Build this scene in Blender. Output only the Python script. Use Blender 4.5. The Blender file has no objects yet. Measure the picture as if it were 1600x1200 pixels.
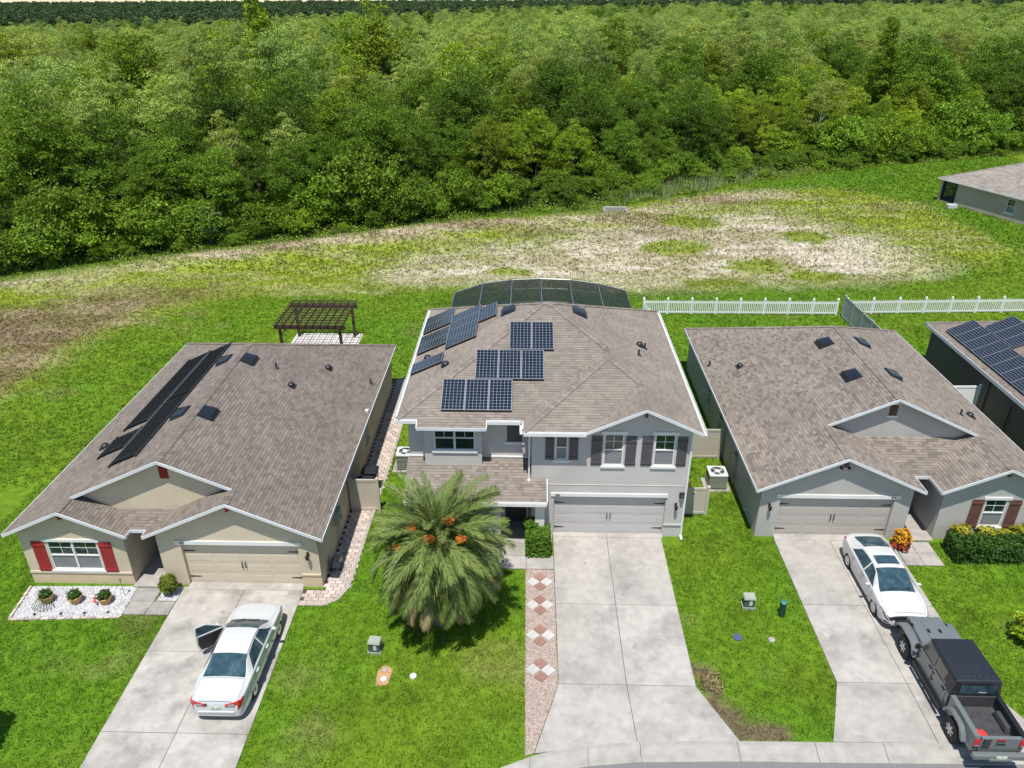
import bpy, bmesh, math, random
import numpy as np
from mathutils import Vector, Matrix

R = math.radians
scene = bpy.context.scene
C = scene.collection
rng = random.Random(7)
nrg = np.random.RandomState(11)

# ------------------------------------------------------------------ camera, sky, sun, exposure
FPX, CAM_H = 1185.0, 21.65                       # focal length in photo pixels (1600 wide), drone height
PITCH = math.atan(617 / FPX)
YAW = math.atan(31 / math.hypot(FPX, 617))
cam = bpy.data.cameras.new('camera')
cam.sensor_width = 36.0
cam.lens = 36.0 * FPX / 1600.0
cam.clip_start, cam.clip_end = 0.5, 12000
camo = bpy.data.objects.new('camera', cam)
camo.location = (0, 0, CAM_H)
camo.rotation_euler = (math.pi / 2 - PITCH, 0, YAW)
C.objects.link(camo)
scene.camera = camo

SUN_VEC = Vector((0.07, 0.33, -1.0)).normalized()      # the way the light travels
elev = math.asin(-SUN_VEC.z)
azim = math.atan2(-SUN_VEC.x, -SUN_VEC.y)
world = bpy.data.worlds.new('World')
scene.world = world
world.use_nodes = True
wn = world.node_tree.nodes
wn.clear()
sky = wn.new('ShaderNodeTexSky')
sky.sky_type = 'NISHITA'
sky.sun_disc = False
sky.sun_elevation = elev
sky.sun_rotation = azim
sky.air_density, sky.dust_density, sky.ozone_density = 1.0, 0.15, 1.5
bg = wn.new('ShaderNodeBackground')
bg.inputs[1].default_value = 0.12
wo = wn.new('ShaderNodeOutputWorld')
world.node_tree.links.new(sky.outputs[0], bg.inputs[0])
world.node_tree.links.new(bg.outputs[0], wo.inputs[0])
sun = bpy.data.lights.new('sun', 'SUN')
sun.energy = 5.0
sun.angle = R(0.55)
sun.color = (1.0, 0.955, 0.88)
suno = bpy.data.objects.new('sun', sun)
suno.rotation_euler = SUN_VEC.to_track_quat('-Z', 'Y').to_euler()
suno.location = (-10, -20, 90)
C.objects.link(suno)
vs = scene.view_settings
vs.view_transform = 'Standard'
vs.look = 'None'
vs.exposure = 0.27
vs.gamma = 1.0
vs.use_curve_mapping = False
scene.cycles.max_bounces = 6
scene.cycles.transparent_max_bounces = 12
scene.cycles.caustics_reflective = False
scene.cycles.caustics_refractive = False

# ------------------------------------------------------------------ photo pixel -> direction -> point on ground
_cz, _sz, _ct, _st = math.cos(YAW), math.sin(YAW), math.cos(PITCH), math.sin(PITCH)
_R = (_cz, _sz, 0); _F = (-_sz * _ct, _cz * _ct, -_st); _U = (-_sz * _st, _cz * _st, _ct)
def g(px, py, z=0.0):
    a, b = (px - 800) / FPX, (600 - py) / FPX
    d = [_F[i] + a * _R[i] + b * _U[i] for i in range(3)]
    t = (z - CAM_H) / d[2]
    return (d[0] * t, d[1] * t)

# ------------------------------------------------------------------ helpers
OFF = Vector((0, 0, 0))
def set_off(v=(0, 0, 0)):
    global OFF
    OFF = Vector(v)

class MB:
    def __init__(s):
        s.v, s.f, s.m = [], [], []
    def pts(s, ps):
        n = len(s.v); s.v.extend([tuple(p) for p in ps]); return n
    def face(s, ps, m=0):
        n = s.pts(ps); s.f.append(tuple(range(n, n + len(ps)))); s.m.append(m)
    def prism(s, ps, d, m=0):
        """polygon ps swept by vector d, closed"""
        k = len(ps); d = Vector(d)
        nrm = Vector((0, 0, 0))
        for i in range(k):
            a, b = Vector(ps[i]), Vector(ps[(i + 1) % k]); nrm += a.cross(b)
        if nrm.dot(d) > 0: ps = ps[::-1]
        n = s.pts(ps); s.pts([tuple(Vector(p) + d) for p in ps])
        s.f.append(tuple(range(n, n + k))); s.f.append(tuple(range(n + 2 * k - 1, n + k - 1, -1)))
        s.m += [m, m]
        for i in range(k):
            j = (i + 1) % k
            s.f.append((n + j, n + i, n + k + i, n + k + j)); s.m.append(m)
    def box(s, x0, x1, y0, y1, z0, z1, m=0):
        s.prism([(x0, y0, z0), (x1, y0, z0), (x1, y1, z0), (x0, y1, z0)], (0, 0, z1 - z0), m)
    def hexa(s, b, t, m=0):
        """bottom quad b and top quad t, both counter-clockwise from above"""
        n = s.pts(b); s.pts(t)
        s.f += [(n + 3, n + 2, n + 1, n), (n + 4, n + 5, n + 6, n + 7)]; s.m += [m, m]
        for i in range(4):
            j = (i + 1) % 4; s.f.append((n + i, n + j, n + 4 + j, n + 4 + i)); s.m.append(m)
    def tube(s, path, r, n=8, m=0, caps=True):
        path = [Vector(p) for p in path]; k = len(path)
        rs = r if isinstance(r, (list, tuple)) else [r] * k
        base = len(s.v)
        up = None
        for i, p in enumerate(path):
            d = (path[min(i + 1, k - 1)] - path[max(i - 1, 0)]).normalized()
            if up is None:
                up = Vector((0, 0, 1)) if abs(d.z) < .9 else Vector((1, 0, 0))
            a = d.cross(up).normalized(); b = a.cross(d).normalized(); up = b
            for j in range(n):
                t = 2 * math.pi * j / n
                s.v.append(tuple(p + (a * math.cos(t) + b * math.sin(t)) * rs[i]))
        for i in range(k - 1):
            for j in range(n):
                q = (j + 1) % n
                s.f.append((base + i * n + j, base + i * n + q, base + (i + 1) * n + q, base + (i + 1) * n + j)); s.m.append(m)
        if caps:
            s.f.append(tuple(base + j for j in range(n - 1, -1, -1))); s.f.append(tuple(base + (k - 1) * n + j for j in range(n))); s.m += [m, m]
    def lathe(s, prof, c=(0, 0, 0), n=16, m=0, axis='z'):
        base = len(s.v); k = len(prof)
        for (r, h) in prof:
            for j in range(n):
                t = 2 * math.pi * j / n
                a, b = r * math.cos(t), r * math.sin(t)
                p = (a, b, h) if axis == 'z' else (h, a, b)
                s.v.append((c[0] + p[0], c[1] + p[1], c[2] + p[2]))
        for i in range(k - 1):
            for j in range(n):
                q = (j + 1) % n
                s.f.append((base + i * n + j, base + i * n + q, base + (i + 1) * n + q, base + (i + 1) * n + j)); s.m.append(m)
        s.f.append(tuple(base + j for j in range(n - 1, -1, -1))); s.f.append(tuple(base + (k - 1) * n + j for j in range(n))); s.m += [m, m]
    def ball(s, c, r, nu=8, nv=6, m=0):
        rx, ry, rz = r if isinstance(r, tuple) else (r, r, r)
        base = len(s.v)
        for i in range(nv + 1):
            ph = math.pi * i / nv
            for j in range(nu):
                t = 2 * math.pi * j / nu
                s.v.append((c[0] + rx * math.sin(ph) * math.cos(t), c[1] + ry * math.sin(ph) * math.sin(t), c[2] - rz * math.cos(ph)))
        for i in range(nv):
            for j in range(nu):
                q = (j + 1) % nu
                s.f.append((base + i * nu + j, base + i * nu + q, base + (i + 1) * nu + q, base + (i + 1) * nu + j)); s.m.append(m)
    def grid(s, rows, m=0, flip=False):
        n = len(s.v); a, b = len(rows), len(rows[0])
        for r in rows: s.v.extend([tuple(p) for p in r])
        for i in range(a - 1):
            for j in range(b - 1):
                f = (n + i * b + j, n + i * b + j + 1, n + (i + 1) * b + j + 1, n + (i + 1) * b + j)
                s.f.append(f[::-1] if flip else f); s.m.append(m)
    def mesh(s, name, mats, smooth=False, off=None):
        o = OFF if off is None else Vector(off)
        me = bpy.data.meshes.new(name)
        me.from_pydata([(p[0] - o.x, p[1] - o.y, p[2] - o.z) for p in s.v], [], s.f)
        for mt in (mats if isinstance(mats, (list, tuple)) else [mats]): me.materials.append(mt)
        me.polygons.foreach_set('material_index', s.m)
        if smooth:
            me.shade_smooth(); me.set_sharp_from_angle(angle=R(38 if smooth is True else smooth))
        me.update()
        return me
    def build(s, name, mats, parent=None, smooth=False, off=None):
        return link(name, s.mesh(name, mats, smooth, off), parent)

def link(name, me, parent=None, loc=None, rot=None, scale=None):
    o = bpy.data.objects.new(name, me); C.objects.link(o); o.parent = parent
    if loc is not None: o.location = loc
    if rot is not None: o.rotation_euler = rot
    if scale is not None: o.scale = scale
    return o
def tag(o, label=None, cat=None, group=None, kind=None):
    if label: o['label'] = label
    if cat: o['category'] = cat
    if group: o['group'] = group
    if kind: o['kind'] = kind
    return o
def thing(name, label, cat, loc=(0, 0, 0), rz=0.0, group=None):
    o = bpy.data.objects.new(name, None); C.objects.link(o)
    o.empty_display_size = .3; o.location = loc; o.rotation_euler = (0, 0, rz)
    return tag(o, label, cat, group)
def copy_tree(o, parent=None):
    c = o.copy(); C.objects.link(c); c.parent = parent
    for ch in o.children: copy_tree(ch, c)
    return c
def B(name, mat, parent, *boxes, off=None):
    m = MB()
    for b in boxes: m.box(*b)
    return m.build(name, mat, parent, off=off)
def text_mesh(txt, size, mat, depth=.006):
    cu = bpy.data.curves.new('t', 'FONT'); cu.body = txt; cu.size = size; cu.extrude = depth; cu.align_x = 'CENTER'
    o = bpy.data.objects.new('t', cu); C.objects.link(o)
    me = bpy.data.meshes.new_from_object(o.evaluated_get(bpy.context.evaluated_depsgraph_get()))
    bpy.data.objects.remove(o); bpy.data.curves.remove(cu)
    me.materials.clear(); me.materials.append(mat)
    return me

# value noise on numpy arrays
_tab = np.random.RandomState(3).rand(256, 256)
def vnoise(x, y, s, seed=0):
    x = np.asarray(x) / s + seed * 17.31; y = np.asarray(y) / s + seed * 9.77
    xi, yi = np.floor(x).astype(int), np.floor(y).astype(int)
    fx, fy = x - xi, y - yi
    fx = fx * fx * (3 - 2 * fx); fy = fy * fy * (3 - 2 * fy)
    T = lambda a, b: _tab[a & 255, b & 255]
    return (T(xi, yi) * (1 - fx) + T(xi + 1, yi) * fx) * (1 - fy) + (T(xi, yi + 1) * (1 - fx) + T(xi + 1, yi + 1) * fx) * fy
def fbm(x, y, s, seed=0, o=3):
    return sum(vnoise(x, y, s / 2 ** i, seed + i * 5) * .5 ** i for i in range(o)) / sum(.5 ** i for i in range(o))
def inpoly(x, y, poly):
    x, y = np.asarray(x), np.asarray(y); r = np.zeros(x.shape, bool)
    k = len(poly)
    for i in range(k):
        (x0, y0), (x1, y1) = poly[i][:2], poly[(i + 1) % k][:2]
        c = ((y0 > y) != (y1 > y)) & (x < (x1 - x0) * (y - y0) / ((y1 - y0) or 1e-9) + x0)
        r ^= c
    return r
def dpoly(x, y, line, closed=False):
    d = np.full(np.asarray(x).shape, 1e9)
    k = len(line)
    for i in range(k if closed else k - 1):
        (x0, y0), (x1, y1) = line[i][:2], line[(i + 1) % k][:2]
        dx, dy = x1 - x0, y1 - y0
        t = np.clip(((x - x0) * dx + (y - y0) * dy) / (dx * dx + dy * dy + 1e-9), 0, 1)
        d = np.minimum(d, np.hypot(x - x0 - t * dx, y - y0 - t * dy))
    return d
def softpoly(x, y, poly, w):
    d = dpoly(x, y, poly, True)
    s = np.where(inpoly(x, y, poly), d, -d)
    return np.clip(s / w * .5 + .5, 0, 1)

# ------------------------------------------------------------------ materials
def mat(name, col, rough=.8, noise=0.0, scale=6.0, bump=0.0, bscale=40.0, metal=0.0, spec=.5, attr=None, island=0.0, obj_rand=0.0, col2=None, coat=0.0, transl=0.0, detail=4.0, stain=None, world=False):
    m = bpy.data.materials.new(name); m.use_nodes = True
    nt = m.node_tree; N, L = nt.nodes, nt.links
    N.clear()
    out = N.new('ShaderNodeOutputMaterial'); p = N.new('ShaderNodeBsdfPrincipled')
    p.inputs['Roughness'].default_value = rough; p.inputs['Metallic'].default_value = metal
    p.inputs['Specular IOR Level'].default_value = spec; p.inputs['Coat Weight'].default_value = coat
    p.inputs['Coat Roughness'].default_value = .06
    tc = N.new('ShaderNodeTexCoord'); VEC = N.new('ShaderNodeNewGeometry').outputs['Position'] if world else tc.outputs['Object']
    rgb = N.new('ShaderNodeRGB'); rgb.outputs[0].default_value = (*col, 1)
    cur = rgb.outputs[0]
    if attr:
        a = N.new('ShaderNodeAttribute'); a.attribute_name = attr
        if attr == 'col': cur = a.outputs['Color']
        else:
            mx = N.new('ShaderNodeMix'); mx.data_type = 'RGBA'; mx.blend_type = 'MULTIPLY'; mx.inputs[0].default_value = 1
            L.new(cur, mx.inputs[6]); L.new(a.outputs['Color'], mx.inputs[7]); cur = mx.outputs[2]
    def mixin(fac, c2):
        nonlocal cur
        mx = N.new('ShaderNodeMix'); mx.data_type = 'RGBA'
        L.new(fac, mx.inputs[0]); L.new(cur, mx.inputs[6]); mx.inputs[7].default_value = (*c2, 1); cur = mx.outputs[2]
    def scaleby(sock, lo, hi, f0=0.0, f1=1.0):
        nonlocal cur
        mr = N.new('ShaderNodeMapRange'); mr.inputs[1].default_value = f0; mr.inputs[2].default_value = f1
        mr.inputs[3].default_value = lo; mr.inputs[4].default_value = hi; L.new(sock, mr.inputs[0])
        vm = N.new('ShaderNodeVectorMath'); vm.operation = 'SCALE'; L.new(cur, vm.inputs[0]); L.new(mr.outputs[0], vm.inputs['Scale']); cur = vm.outputs[0]
    if obj_rand:
        oi = N.new('ShaderNodeObjectInfo')
        if col2: mixin(oi.outputs['Random'], col2)
        wn_ = N.new('ShaderNodeTexWhiteNoise'); wn_.noise_dimensions = '1D'; L.new(oi.outputs['Random'], wn_.inputs['W'])
        scaleby(wn_.outputs[0], 1 - obj_rand, 1 + obj_rand)
    if island:
        ge = N.new('ShaderNodeNewGeometry'); scaleby(ge.outputs['Random Per Island'], 1 - island, 1 + island)
    for sc_, c_, lo_, hi_ in ([stain] if stain and not isinstance(stain, list) else stain or []):
        nz = N.new('ShaderNodeTexNoise'); nz.inputs['Scale'].default_value = sc_; nz.inputs['Detail'].default_value = 6; nz.inputs['Roughness'].default_value = .62
        L.new(VEC, nz.inputs['Vector'])
        mr = N.new('ShaderNodeMapRange'); mr.inputs[1].default_value = lo_; mr.inputs[2].default_value = hi_; L.new(nz.outputs[0], mr.inputs[0])
        mixin(mr.outputs[0], c_)
    if noise:
        nz = N.new('ShaderNodeTexNoise'); nz.inputs['Scale'].default_value = scale; nz.inputs['Detail'].default_value = detail
        L.new(VEC, nz.inputs['Vector']); scaleby(nz.outputs[0], 1 - noise, 1 + noise, .25, .75)
    L.new(cur, p.inputs['Base Color'])
    if bump:
        nb = N.new('ShaderNodeTexNoise'); nb.inputs['Scale'].default_value = bscale; nb.inputs['Detail'].default_value = 3
        L.new(VEC, nb.inputs['Vector'])
        bp = N.new('ShaderNodeBump'); bp.inputs['Strength'].default_value = bump; bp.inputs['Distance'].default_value = .02
        L.new(nb.outputs[0], bp.inputs['Height']); L.new(bp.outputs[0], p.inputs['Normal'])
    if transl:
        tr = N.new('ShaderNodeBsdfTranslucent'); L.new(cur, tr.inputs['Color'])
        ms = N.new('ShaderNodeMixShader'); ms.inputs[0].default_value = transl
        L.new(p.outputs[0], ms.inputs[1]); L.new(tr.outputs[0], ms.inputs[2]); L.new(ms.outputs[0], out.inputs[0])
    else:
        L.new(p.outputs[0], out.inputs[0])
    return m
def screen_mat(name, col, opacity):
    m = bpy.data.materials.new(name); m.use_nodes = True
    N, L = m.node_tree.nodes, m.node_tree.links; N.clear()
    out = N.new('ShaderNodeOutputMaterial'); d = N.new('ShaderNodeBsdfDiffuse'); d.inputs[0].default_value = (*col, 1)
    t = N.new('ShaderNodeBsdfTransparent'); x = N.new('ShaderNodeMixShader'); x.inputs[0].default_value = opacity
    L.new(t.outputs[0], x.inputs[1]); L.new(d.outputs[0], x.inputs[2]); L.new(x.outputs[0], out.inputs[0])
    return m

M = {}
M['ground'] = mat('ground', (.1, .2, .02), .95, noise=.34, scale=2.2, bump=.6, bscale=9, attr='col', detail=8, spec=.1)
M['grass'] = mat('grass_blades', (.1, .2, .02), .7, attr='col', island=.45, transl=.25, spec=.15)
M['asphalt'] = mat('asphalt', (.17, .165, .165), .9, noise=.3, scale=60, bump=.5, bscale=90)
M['concrete'] = mat('driveway_concrete', (.375, .352, .322), .85, noise=.12, scale=3.1, bump=.15, bscale=60, stain=[(.6, (.235, .222, .205), .45, .72), (2.6, (.17, .16, .145), .66, .76), (.9, (.43, .41, .38), .6, .72)], obj_rand=.06, world=True)
M['concrete_worn'] = mat('worn_driveway_concrete', (.38, .358, .328), .85, noise=.14, scale=2.3, bump=.15, bscale=60, stain=[(.75, (.20, .188, .172), .45, .72), (2.4, (.15, .14, .125), .65, .76), (.8, (.46, .435, .40), .58, .7)], obj_rand=.06, world=True)
M['kerb'] = mat('kerb_concrete', (.33, .315, .285), .88, noise=.16, scale=3, bump=.2, bscale=50, stain=(1.1, (.22, .21, .2), .55, .8), obj_rand=.05)
M['walk_grey'] = mat('grey_walk_concrete', (.30, .285, .265), .9, noise=.2, scale=3, stain=(.9, (.2, .19, .18), .5, .75), obj_rand=.06, world=True)
M['white_paint'] = mat('white_trim_paint', (.68, .68, .66), .45, noise=.05, scale=3)
M['fascia_grey'] = mat('white_fascia', (.60, .62, .64), .5, noise=.06, scale=2)
M['pvc_white'] = mat('white_vinyl', (.82, .83, .82), .4, noise=.04, scale=2)
M['pvc_tan'] = mat('tan_vinyl', (.50, .45, .37), .5, noise=.05, scale=2)
M['pvc_grey_green'] = mat('grey_green_vinyl', (.30, .33, .30), .55, noise=.06, scale=2)  # privacy fence, the vinyl itself is grey green
def stucco(n, c): return mat('stucco_' + n, c, .92, noise=.07, scale=.9, bump=.35, bscale=70, stain=(.5, tuple(v * .82 for v in c), .52, .8))
M['st_left'] = stucco('warm_beige', (.56, .475, .35)); M['st_left2'] = stucco('warm_beige_base', (.58, .46, .31))
M['st_mid'] = stucco('cool_grey', (.50, .475, .45)); M['st_right'] = stucco('grey', (.42, .405, .375))
M['st_brown'] = stucco('dark_brown', (.135, .105, .09)); M['st_far'] = stucco('pale_taupe', (.42, .355, .285))
def shing(n, c): return mat('shingle_' + n, c, .93, noise=.12, scale=.55, bump=.4, bscale=120, attr='shade', spec=.2, stain=(.35, tuple(v * .72 for v in c), .55, .8))
M['sh_left'] = shing('grey_brown', (.186, .158, .137)); M['sh_mid'] = shing('tan_brown', (.226, .195, .167)); M['sh_right'] = shing('tan', (.222, .190, .162))
M['sh_far'] = shing('pale_grey', (.29, .258, .228))
M['red_shutter'] = mat('red_painted_wood', (.30, .022, .025), .5, noise=.1, scale=5)
M['dark_shutter'] = mat('charcoal_painted_wood', (.075, .07, .082), .55, noise=.1, scale=5)
M['brown_shutter'] = mat('brown_painted_wood', (.125, .055, .045), .55, noise=.1, scale=5)
M['glass'] = mat('window_glass', (.016, .035, .028), .06, spec=.9, noise=.3, scale=1.5)
M['sash_screen'] = mat('window_insect_screen', (.20, .21, .215), .5, spec=.4, noise=.12, scale=2)
M['garage_beige'] = mat('beige_garage_door', (.56, .48, .37), .55, noise=.04, scale=1.5)
M['garage_grey'] = mat('grey_garage_door', (.47, .45, .44), .55, noise=.04, scale=1.5)
M['garage_taupe'] = mat('taupe_garage_door', (.42, .385, .345), .55, noise=.04, scale=1.5)
M['black_iron'] = mat('black_iron', (.015, .014, .014), .5)
M['black_plastic'] = mat('black_plastic', (.022, .024, .028), .35, noise=.15, scale=3)
M['vent_black'] = mat('roof_vent_plastic', (.012, .015, .019), .22, noise=.2, scale=4)
M['cell'] = mat('solar_cell', (.010, .015, .028), .14, spec=.5, island=.25)
M['backsheet'] = mat('solar_backsheet', (.20, .225, .25), .35, spec=.5)
M['alu'] = mat('aluminium', (.22, .225, .235), .45, metal=.5)
M['pool_mat'] = mat('black_rubber_collector', (.007, .007, .008), .6, noise=.3, scale=30, spec=.15)
M['bronze'] = mat('dark_bronze_frame', (.07, .075, .085), .4, metal=.3)
M['cage_alu'] = mat('grey_cage_frame', (.24, .26, .28), .4, metal=.3)
M['screen'] = screen_mat('pool_screen', (.025, .032, .038), .62)
M['pergola_wood'] = mat('dark_stained_wood', (.055, .028, .02), .65, noise=.3, scale=8)
M['dark_door'] = mat('dark_entry_door', (.05, .05, .055), .4)
M['brown_door'] = mat('brown_entry_door', (.10, .045, .03), .45)
M['mat_red'] = mat('red_doormat', (.18, .06, .05), .95)
M['soil'] = mat('soil', (.07, .05, .035), .95, noise=.3, scale=8)
M['bark'] = mat('bark', (.16, .13, .10), .9, noise=.3, scale=5, bump=.5, bscale=14)
M['pale_bark'] = mat('pale_dead_wood', (.42, .40, .36), .9, noise=.2, scale=6)
M['pot'] = mat('ochre_clay_pot', (.50, .31, .11), .6, noise=.12, scale=6)
M['white_stone'] = mat('white_gravel', (.52, .52, .53), .8, island=.35)
M['white_bed'] = mat('white_gravel_bed', (.36, .36, .36), .9, noise=.35, scale=22, bump=.8, bscale=30)
M['pink_stone'] = mat('pink_gravel', (.40, .325, .285), .85, island=.38)
M['pink_bed'] = mat('pink_gravel_bed', (.33, .265, .23), .9, noise=.4, scale=20, bump=.8, bscale=30)
M['tile_red'] = mat('terracotta_tile', (.26, .145, .11), .8, noise=.12, scale=7, obj_rand=.12)
M['tile_white'] = mat('white_tile', (.43, .42, .40), .75, noise=.12, scale=5, obj_rand=.08)
M['paver'] = mat('paver', (.50, .40, .335), .85, noise=.16, scale=9, obj_rand=.22, col2=(.40, .36, .34))
M['pale_paver'] = mat('pale_paver', (.55, .51, .46), .85, noise=.12, scale=9, obj_rand=.1)
M['metal_white'] = mat('white_painted_metal', (.52, .53, .53), .4)
M['ac_dark'] = mat('dark_grille', (.05, .055, .06), .5)
M['bin_black'] = mat('black_bin', (.02, .022, .027), .35, noise=.1, scale=4)
M['bin_blue'] = mat('dark_blue_bin', (.025, .045, .085), .35)
M['yellow'] = mat('yellow_plastic', (.70, .55, .03), .5)
M['util_green'] = mat('utility_green', (.06, .09, .065), .6); M['util_top'] = mat('utility_grey_green', (.30, .33, .27), .6)
M['tube_green'] = mat('dark_green_plastic', (.012, .05, .035), .45); M['tube_cap'] = mat('green_cap', (.04, .16, .12), .45)
M['blue_cover'] = mat('blue_cover', (.06, .08, .18), .7, noise=.3, scale=10)
M['hose'] = mat('grey_hose', (.28, .28, .29), .5)
M['orange_fruit'] = mat('orange_dates', (.52, .17, .015), .6, island=.35)

# ------------------------------------------------------------------ ground sheet
KERB = [(-40, 9.5), (-16, 11.2), (-8, 12.8), (-3.5, 14.3), (-.76, 15.45), (.45, 15.98), (2.1, 16.33), (3.76, 16.5), (6.88, 16.6), (10.04, 16.62), (16.1, 16.7), (24, 16.8), (45, 17.0)]
_kx, _ky = [p[0] for p in KERB], [p[1] for p in KERB]
def kerb_y(x): return np.interp(x, _kx, _ky)
EDGE = [(-140, 28), (-75, 46), (-58, 53), (-44.6, 59.9), (-37.7, 65.1), (-28.9, 69.2), (-19.6, 73.7), (-8.7, 79.9), (8.9, 85.7), (20, 92.5), (28.9, 99.2), (51.3, 109.8), (73.3, 117.4), (110, 128), (220, 150)]
_ex, _ey = [p[0] for p in EDGE], [p[1] for p in EDGE]
def edge_y(x): return np.interp(x, _ex, _ey)
px = lambda *qs: [g(*q) for q in qs]
Z_FIELD = px((-60, 455), (0, 445), (350, 390), (700, 347), (950, 327), (1100, 300), (1300, 292), (1440, 318), (1590, 395), (1450, 436), (1150, 452), (1000, 456), (700, 450), (560, 458), (380, 462), (250, 490), (130, 540), (60, 590), (0, 632), (-80, 690))
Z_DIRT = px((-60, 490), (0, 482), (120, 464), (330, 448), (350, 455), (230, 480), (110, 545), (40, 600), (0, 618), (-60, 640))
Z_STRAW = px((620, 436), (640, 415), (760, 392), (960, 352), (1120, 338), (1200, 330), (1350, 372), (1470, 418), (1440, 438), (1300, 446), (1150, 440), (900, 446), (760, 438))
BAND = px((-60, 452), (0, 444), (200, 422), (350, 402), (530, 378), (700, 358), (880, 345), (950, 341))
BAND2 = px((985, 335), (1090, 318), (1190, 303), (1215, 298))
TUFTS = [(13.9, 70.2, 3.0, 2.6), (27.5, 74.1, 2.4, 2.2), (20.3, 64.9, 3.4, 1.9), (24.2, 62.4, 2.9, 1.6), (15.7, 60.5, 3.2, 1.2), (17, 79.2, 3, 2.4), (-1.5, 63, 2.6, 1.2)]
def ground_colour(x, y):
    """base colour of the ground cover at x, y (what grows there)"""
    n1, n2, n3 = fbm(x, y, 9, 1), fbm(x, y, 2.6, 2), fbm(x, y, .9, 3)
    lush, yel = np.array([.104, .212, .013]), np.array([.150, .228, .016])
    k = np.clip((n1 * .65 + n2 * .35 - .42) * 2.6, 0, 1)[..., None]
    c = lush * (1 - k) + yel * k
    dark = np.clip((fbm(x, y, 1.5, 8) - .55) * 4, 0, 1)[..., None]
    c = c * (1 - .24 * dark)
    thin = np.clip((fbm(x, y, 2.6, 15) - .69) * 8, 0, 1)[..., None] * .3       # thin, dry spots in the lawns
    c = c * (1 - thin) + np.array([.27, .225, .11]) * thin
    ds = np.clip((.55 - dpoly(x + (n3 - .5) * .9, y + (n2 - .5) * .9, [(6.25, 19.5), (6.6, 18.4), (7.25, 16.95), (8.2, 16.75)])) * 3.5, 0, 1)[..., None]
    c = c * (1 - ds) + np.array([.16, .125, .075]) * ds
    f = softpoly(x + (n2 - .5) * 2.2, y + (n3 - .5) * 2, Z_FIELD, 1.4)[..., None]
    olive = np.array([.180, .230, .022]) * (.75 + .6 * n3)[..., None]
    straw, sand = np.array([.36, .31, .19]), np.array([.46, .415, .325])
    m = np.clip((fbm(x * .55, y * 1.7, 2.8, 21) * .55 + fbm(x * .6, y * 1.6, 1.0, 23) * .45 - .425) * 4.8, 0, 1)[..., None]
    fc = olive * (1 - .42 * m) + straw * .42 * m
    s = softpoly(x + (n2 - .5) * 6, y + (n3 - .5) * 4, Z_STRAW, 4.0)[..., None]
    sm = np.clip(m * 1.15 + .22, 0, 1)
    fc = fc * (1 - s) + (np.array([.25, .225, .11]) * (1 - sm) + sand * sm) * s
    for bl, w in ((BAND, 1.7), (BAND2, 2.4)):
        b = np.clip(1.4 - dpoly(x + (n2 - .5) * 2, y + (n3 - .5) * 2, bl) / w, 0, 1)[..., None]
        b = b * np.clip(m * .8 + .35, 0, 1)
        fc = fc * (1 - b) + np.array([.39, .335, .225]) * b
    dk = np.clip((fbm(x * .5, y * 1.5, 4.5, 31) - .6) * 6, 0, 1)[..., None] * .55
    fc = fc * (1 - dk) + np.array([.155, .12, .06]) * dk
    d = softpoly(x + (n2 - .5) * 3, y + (n3 - .5) * 2.4, Z_DIRT, 2.2)[..., None] * (.75 + .25 * np.clip(n2 * 2 - .4, 0, 1))[..., None]
    fc = fc * (1 - d) + (np.array([.15, .108, .062]) * (1 - .5 * m) + np.array([.34, .275, .17]) * .5 * m) * d
    for (cx, cy, rx, ry) in TUFTS:
        e = np.hypot((x - cx) / rx, (y - cy) / ry) + (n3 - .5) * 1.1 + (n2 - .5) * .9
        e = np.clip((1.08 - e) * 2.6, 0, .9)[..., None]
        fc = fc * (1 - e) + np.array([.15, .195, .014]) * e
    c = c * (1 - f) + fc * f
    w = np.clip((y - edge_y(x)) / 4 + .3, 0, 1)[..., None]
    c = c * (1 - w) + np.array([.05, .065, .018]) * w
    return c
def ground_z(x, y):
    fz = softpoly(x, y, Z_FIELD, 8.0)
    z = fz * (fbm(x, y, 11, 41) - .5) * .5 - fz * .15
    b = np.clip(1.5 - dpoly(x, y, BAND) / 2.2, 0, 1)
    z = z + b * .35
    low = np.clip((kerb_y(x) - .2 - y) / .25, 0, 1)
    return z - low * .35 - np.clip(y - 560, 0, 1e9) * .035
xs = np.concatenate([-np.geomspace(7000, 66, 16), np.arange(-62, 86, .5), np.geomspace(90, 7000, 16)])
ys = np.concatenate([[-400, -100, -20, 4], np.arange(9, 18, .3), np.arange(18, 112, .5), np.geomspace(114, 9000, 24)])
GX, GY = np.meshgrid(xs, ys)
GZ = ground_z(GX, GY)
me = bpy.data.meshes.new('ground')
nx, ny = len(xs), len(ys)
co = np.stack([GX, GY, GZ], -1).reshape(-1, 3)
idx = np.arange(nx * ny).reshape(ny, nx)
qd = np.stack([idx[:-1, :-1], idx[:-1, 1:], idx[1:, 1:], idx[1:, :-1]], -1).reshape(-1, 4)
def np_mesh(me, co, faces, k):
    me.vertices.add(len(co)); me.vertices.foreach_set('co', co.astype(np.float32).ravel())
    nf = len(faces)
    me.loops.add(nf * k); me.loops.foreach_set('vertex_index', faces.astype(np.int32).ravel())
    me.polygons.add(nf); me.polygons.foreach_set('loop_start', np.arange(0, nf * k, k, dtype=np.int32))
    me.update(calc_edges=True)
def np_colour(me, cols):
    a = me.color_attributes.new('col', 'FLOAT_COLOR', 'POINT')
    a.data.foreach_set('color', np.concatenate([cols, np.ones((len(cols), 1))], 1).astype(np.float32).ravel())
np_mesh(me, co, qd, 4)
np_colour(me, (ground_colour(GX, GY) * np.where(softpoly(GX, GY, Z_FIELD, 3.0) > .5, 1.0, .82)[..., None]).reshape(-1, 3))
me.materials.append(M['ground']); me.shade_smooth()
tag(link('ground', me), kind='structure')

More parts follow.
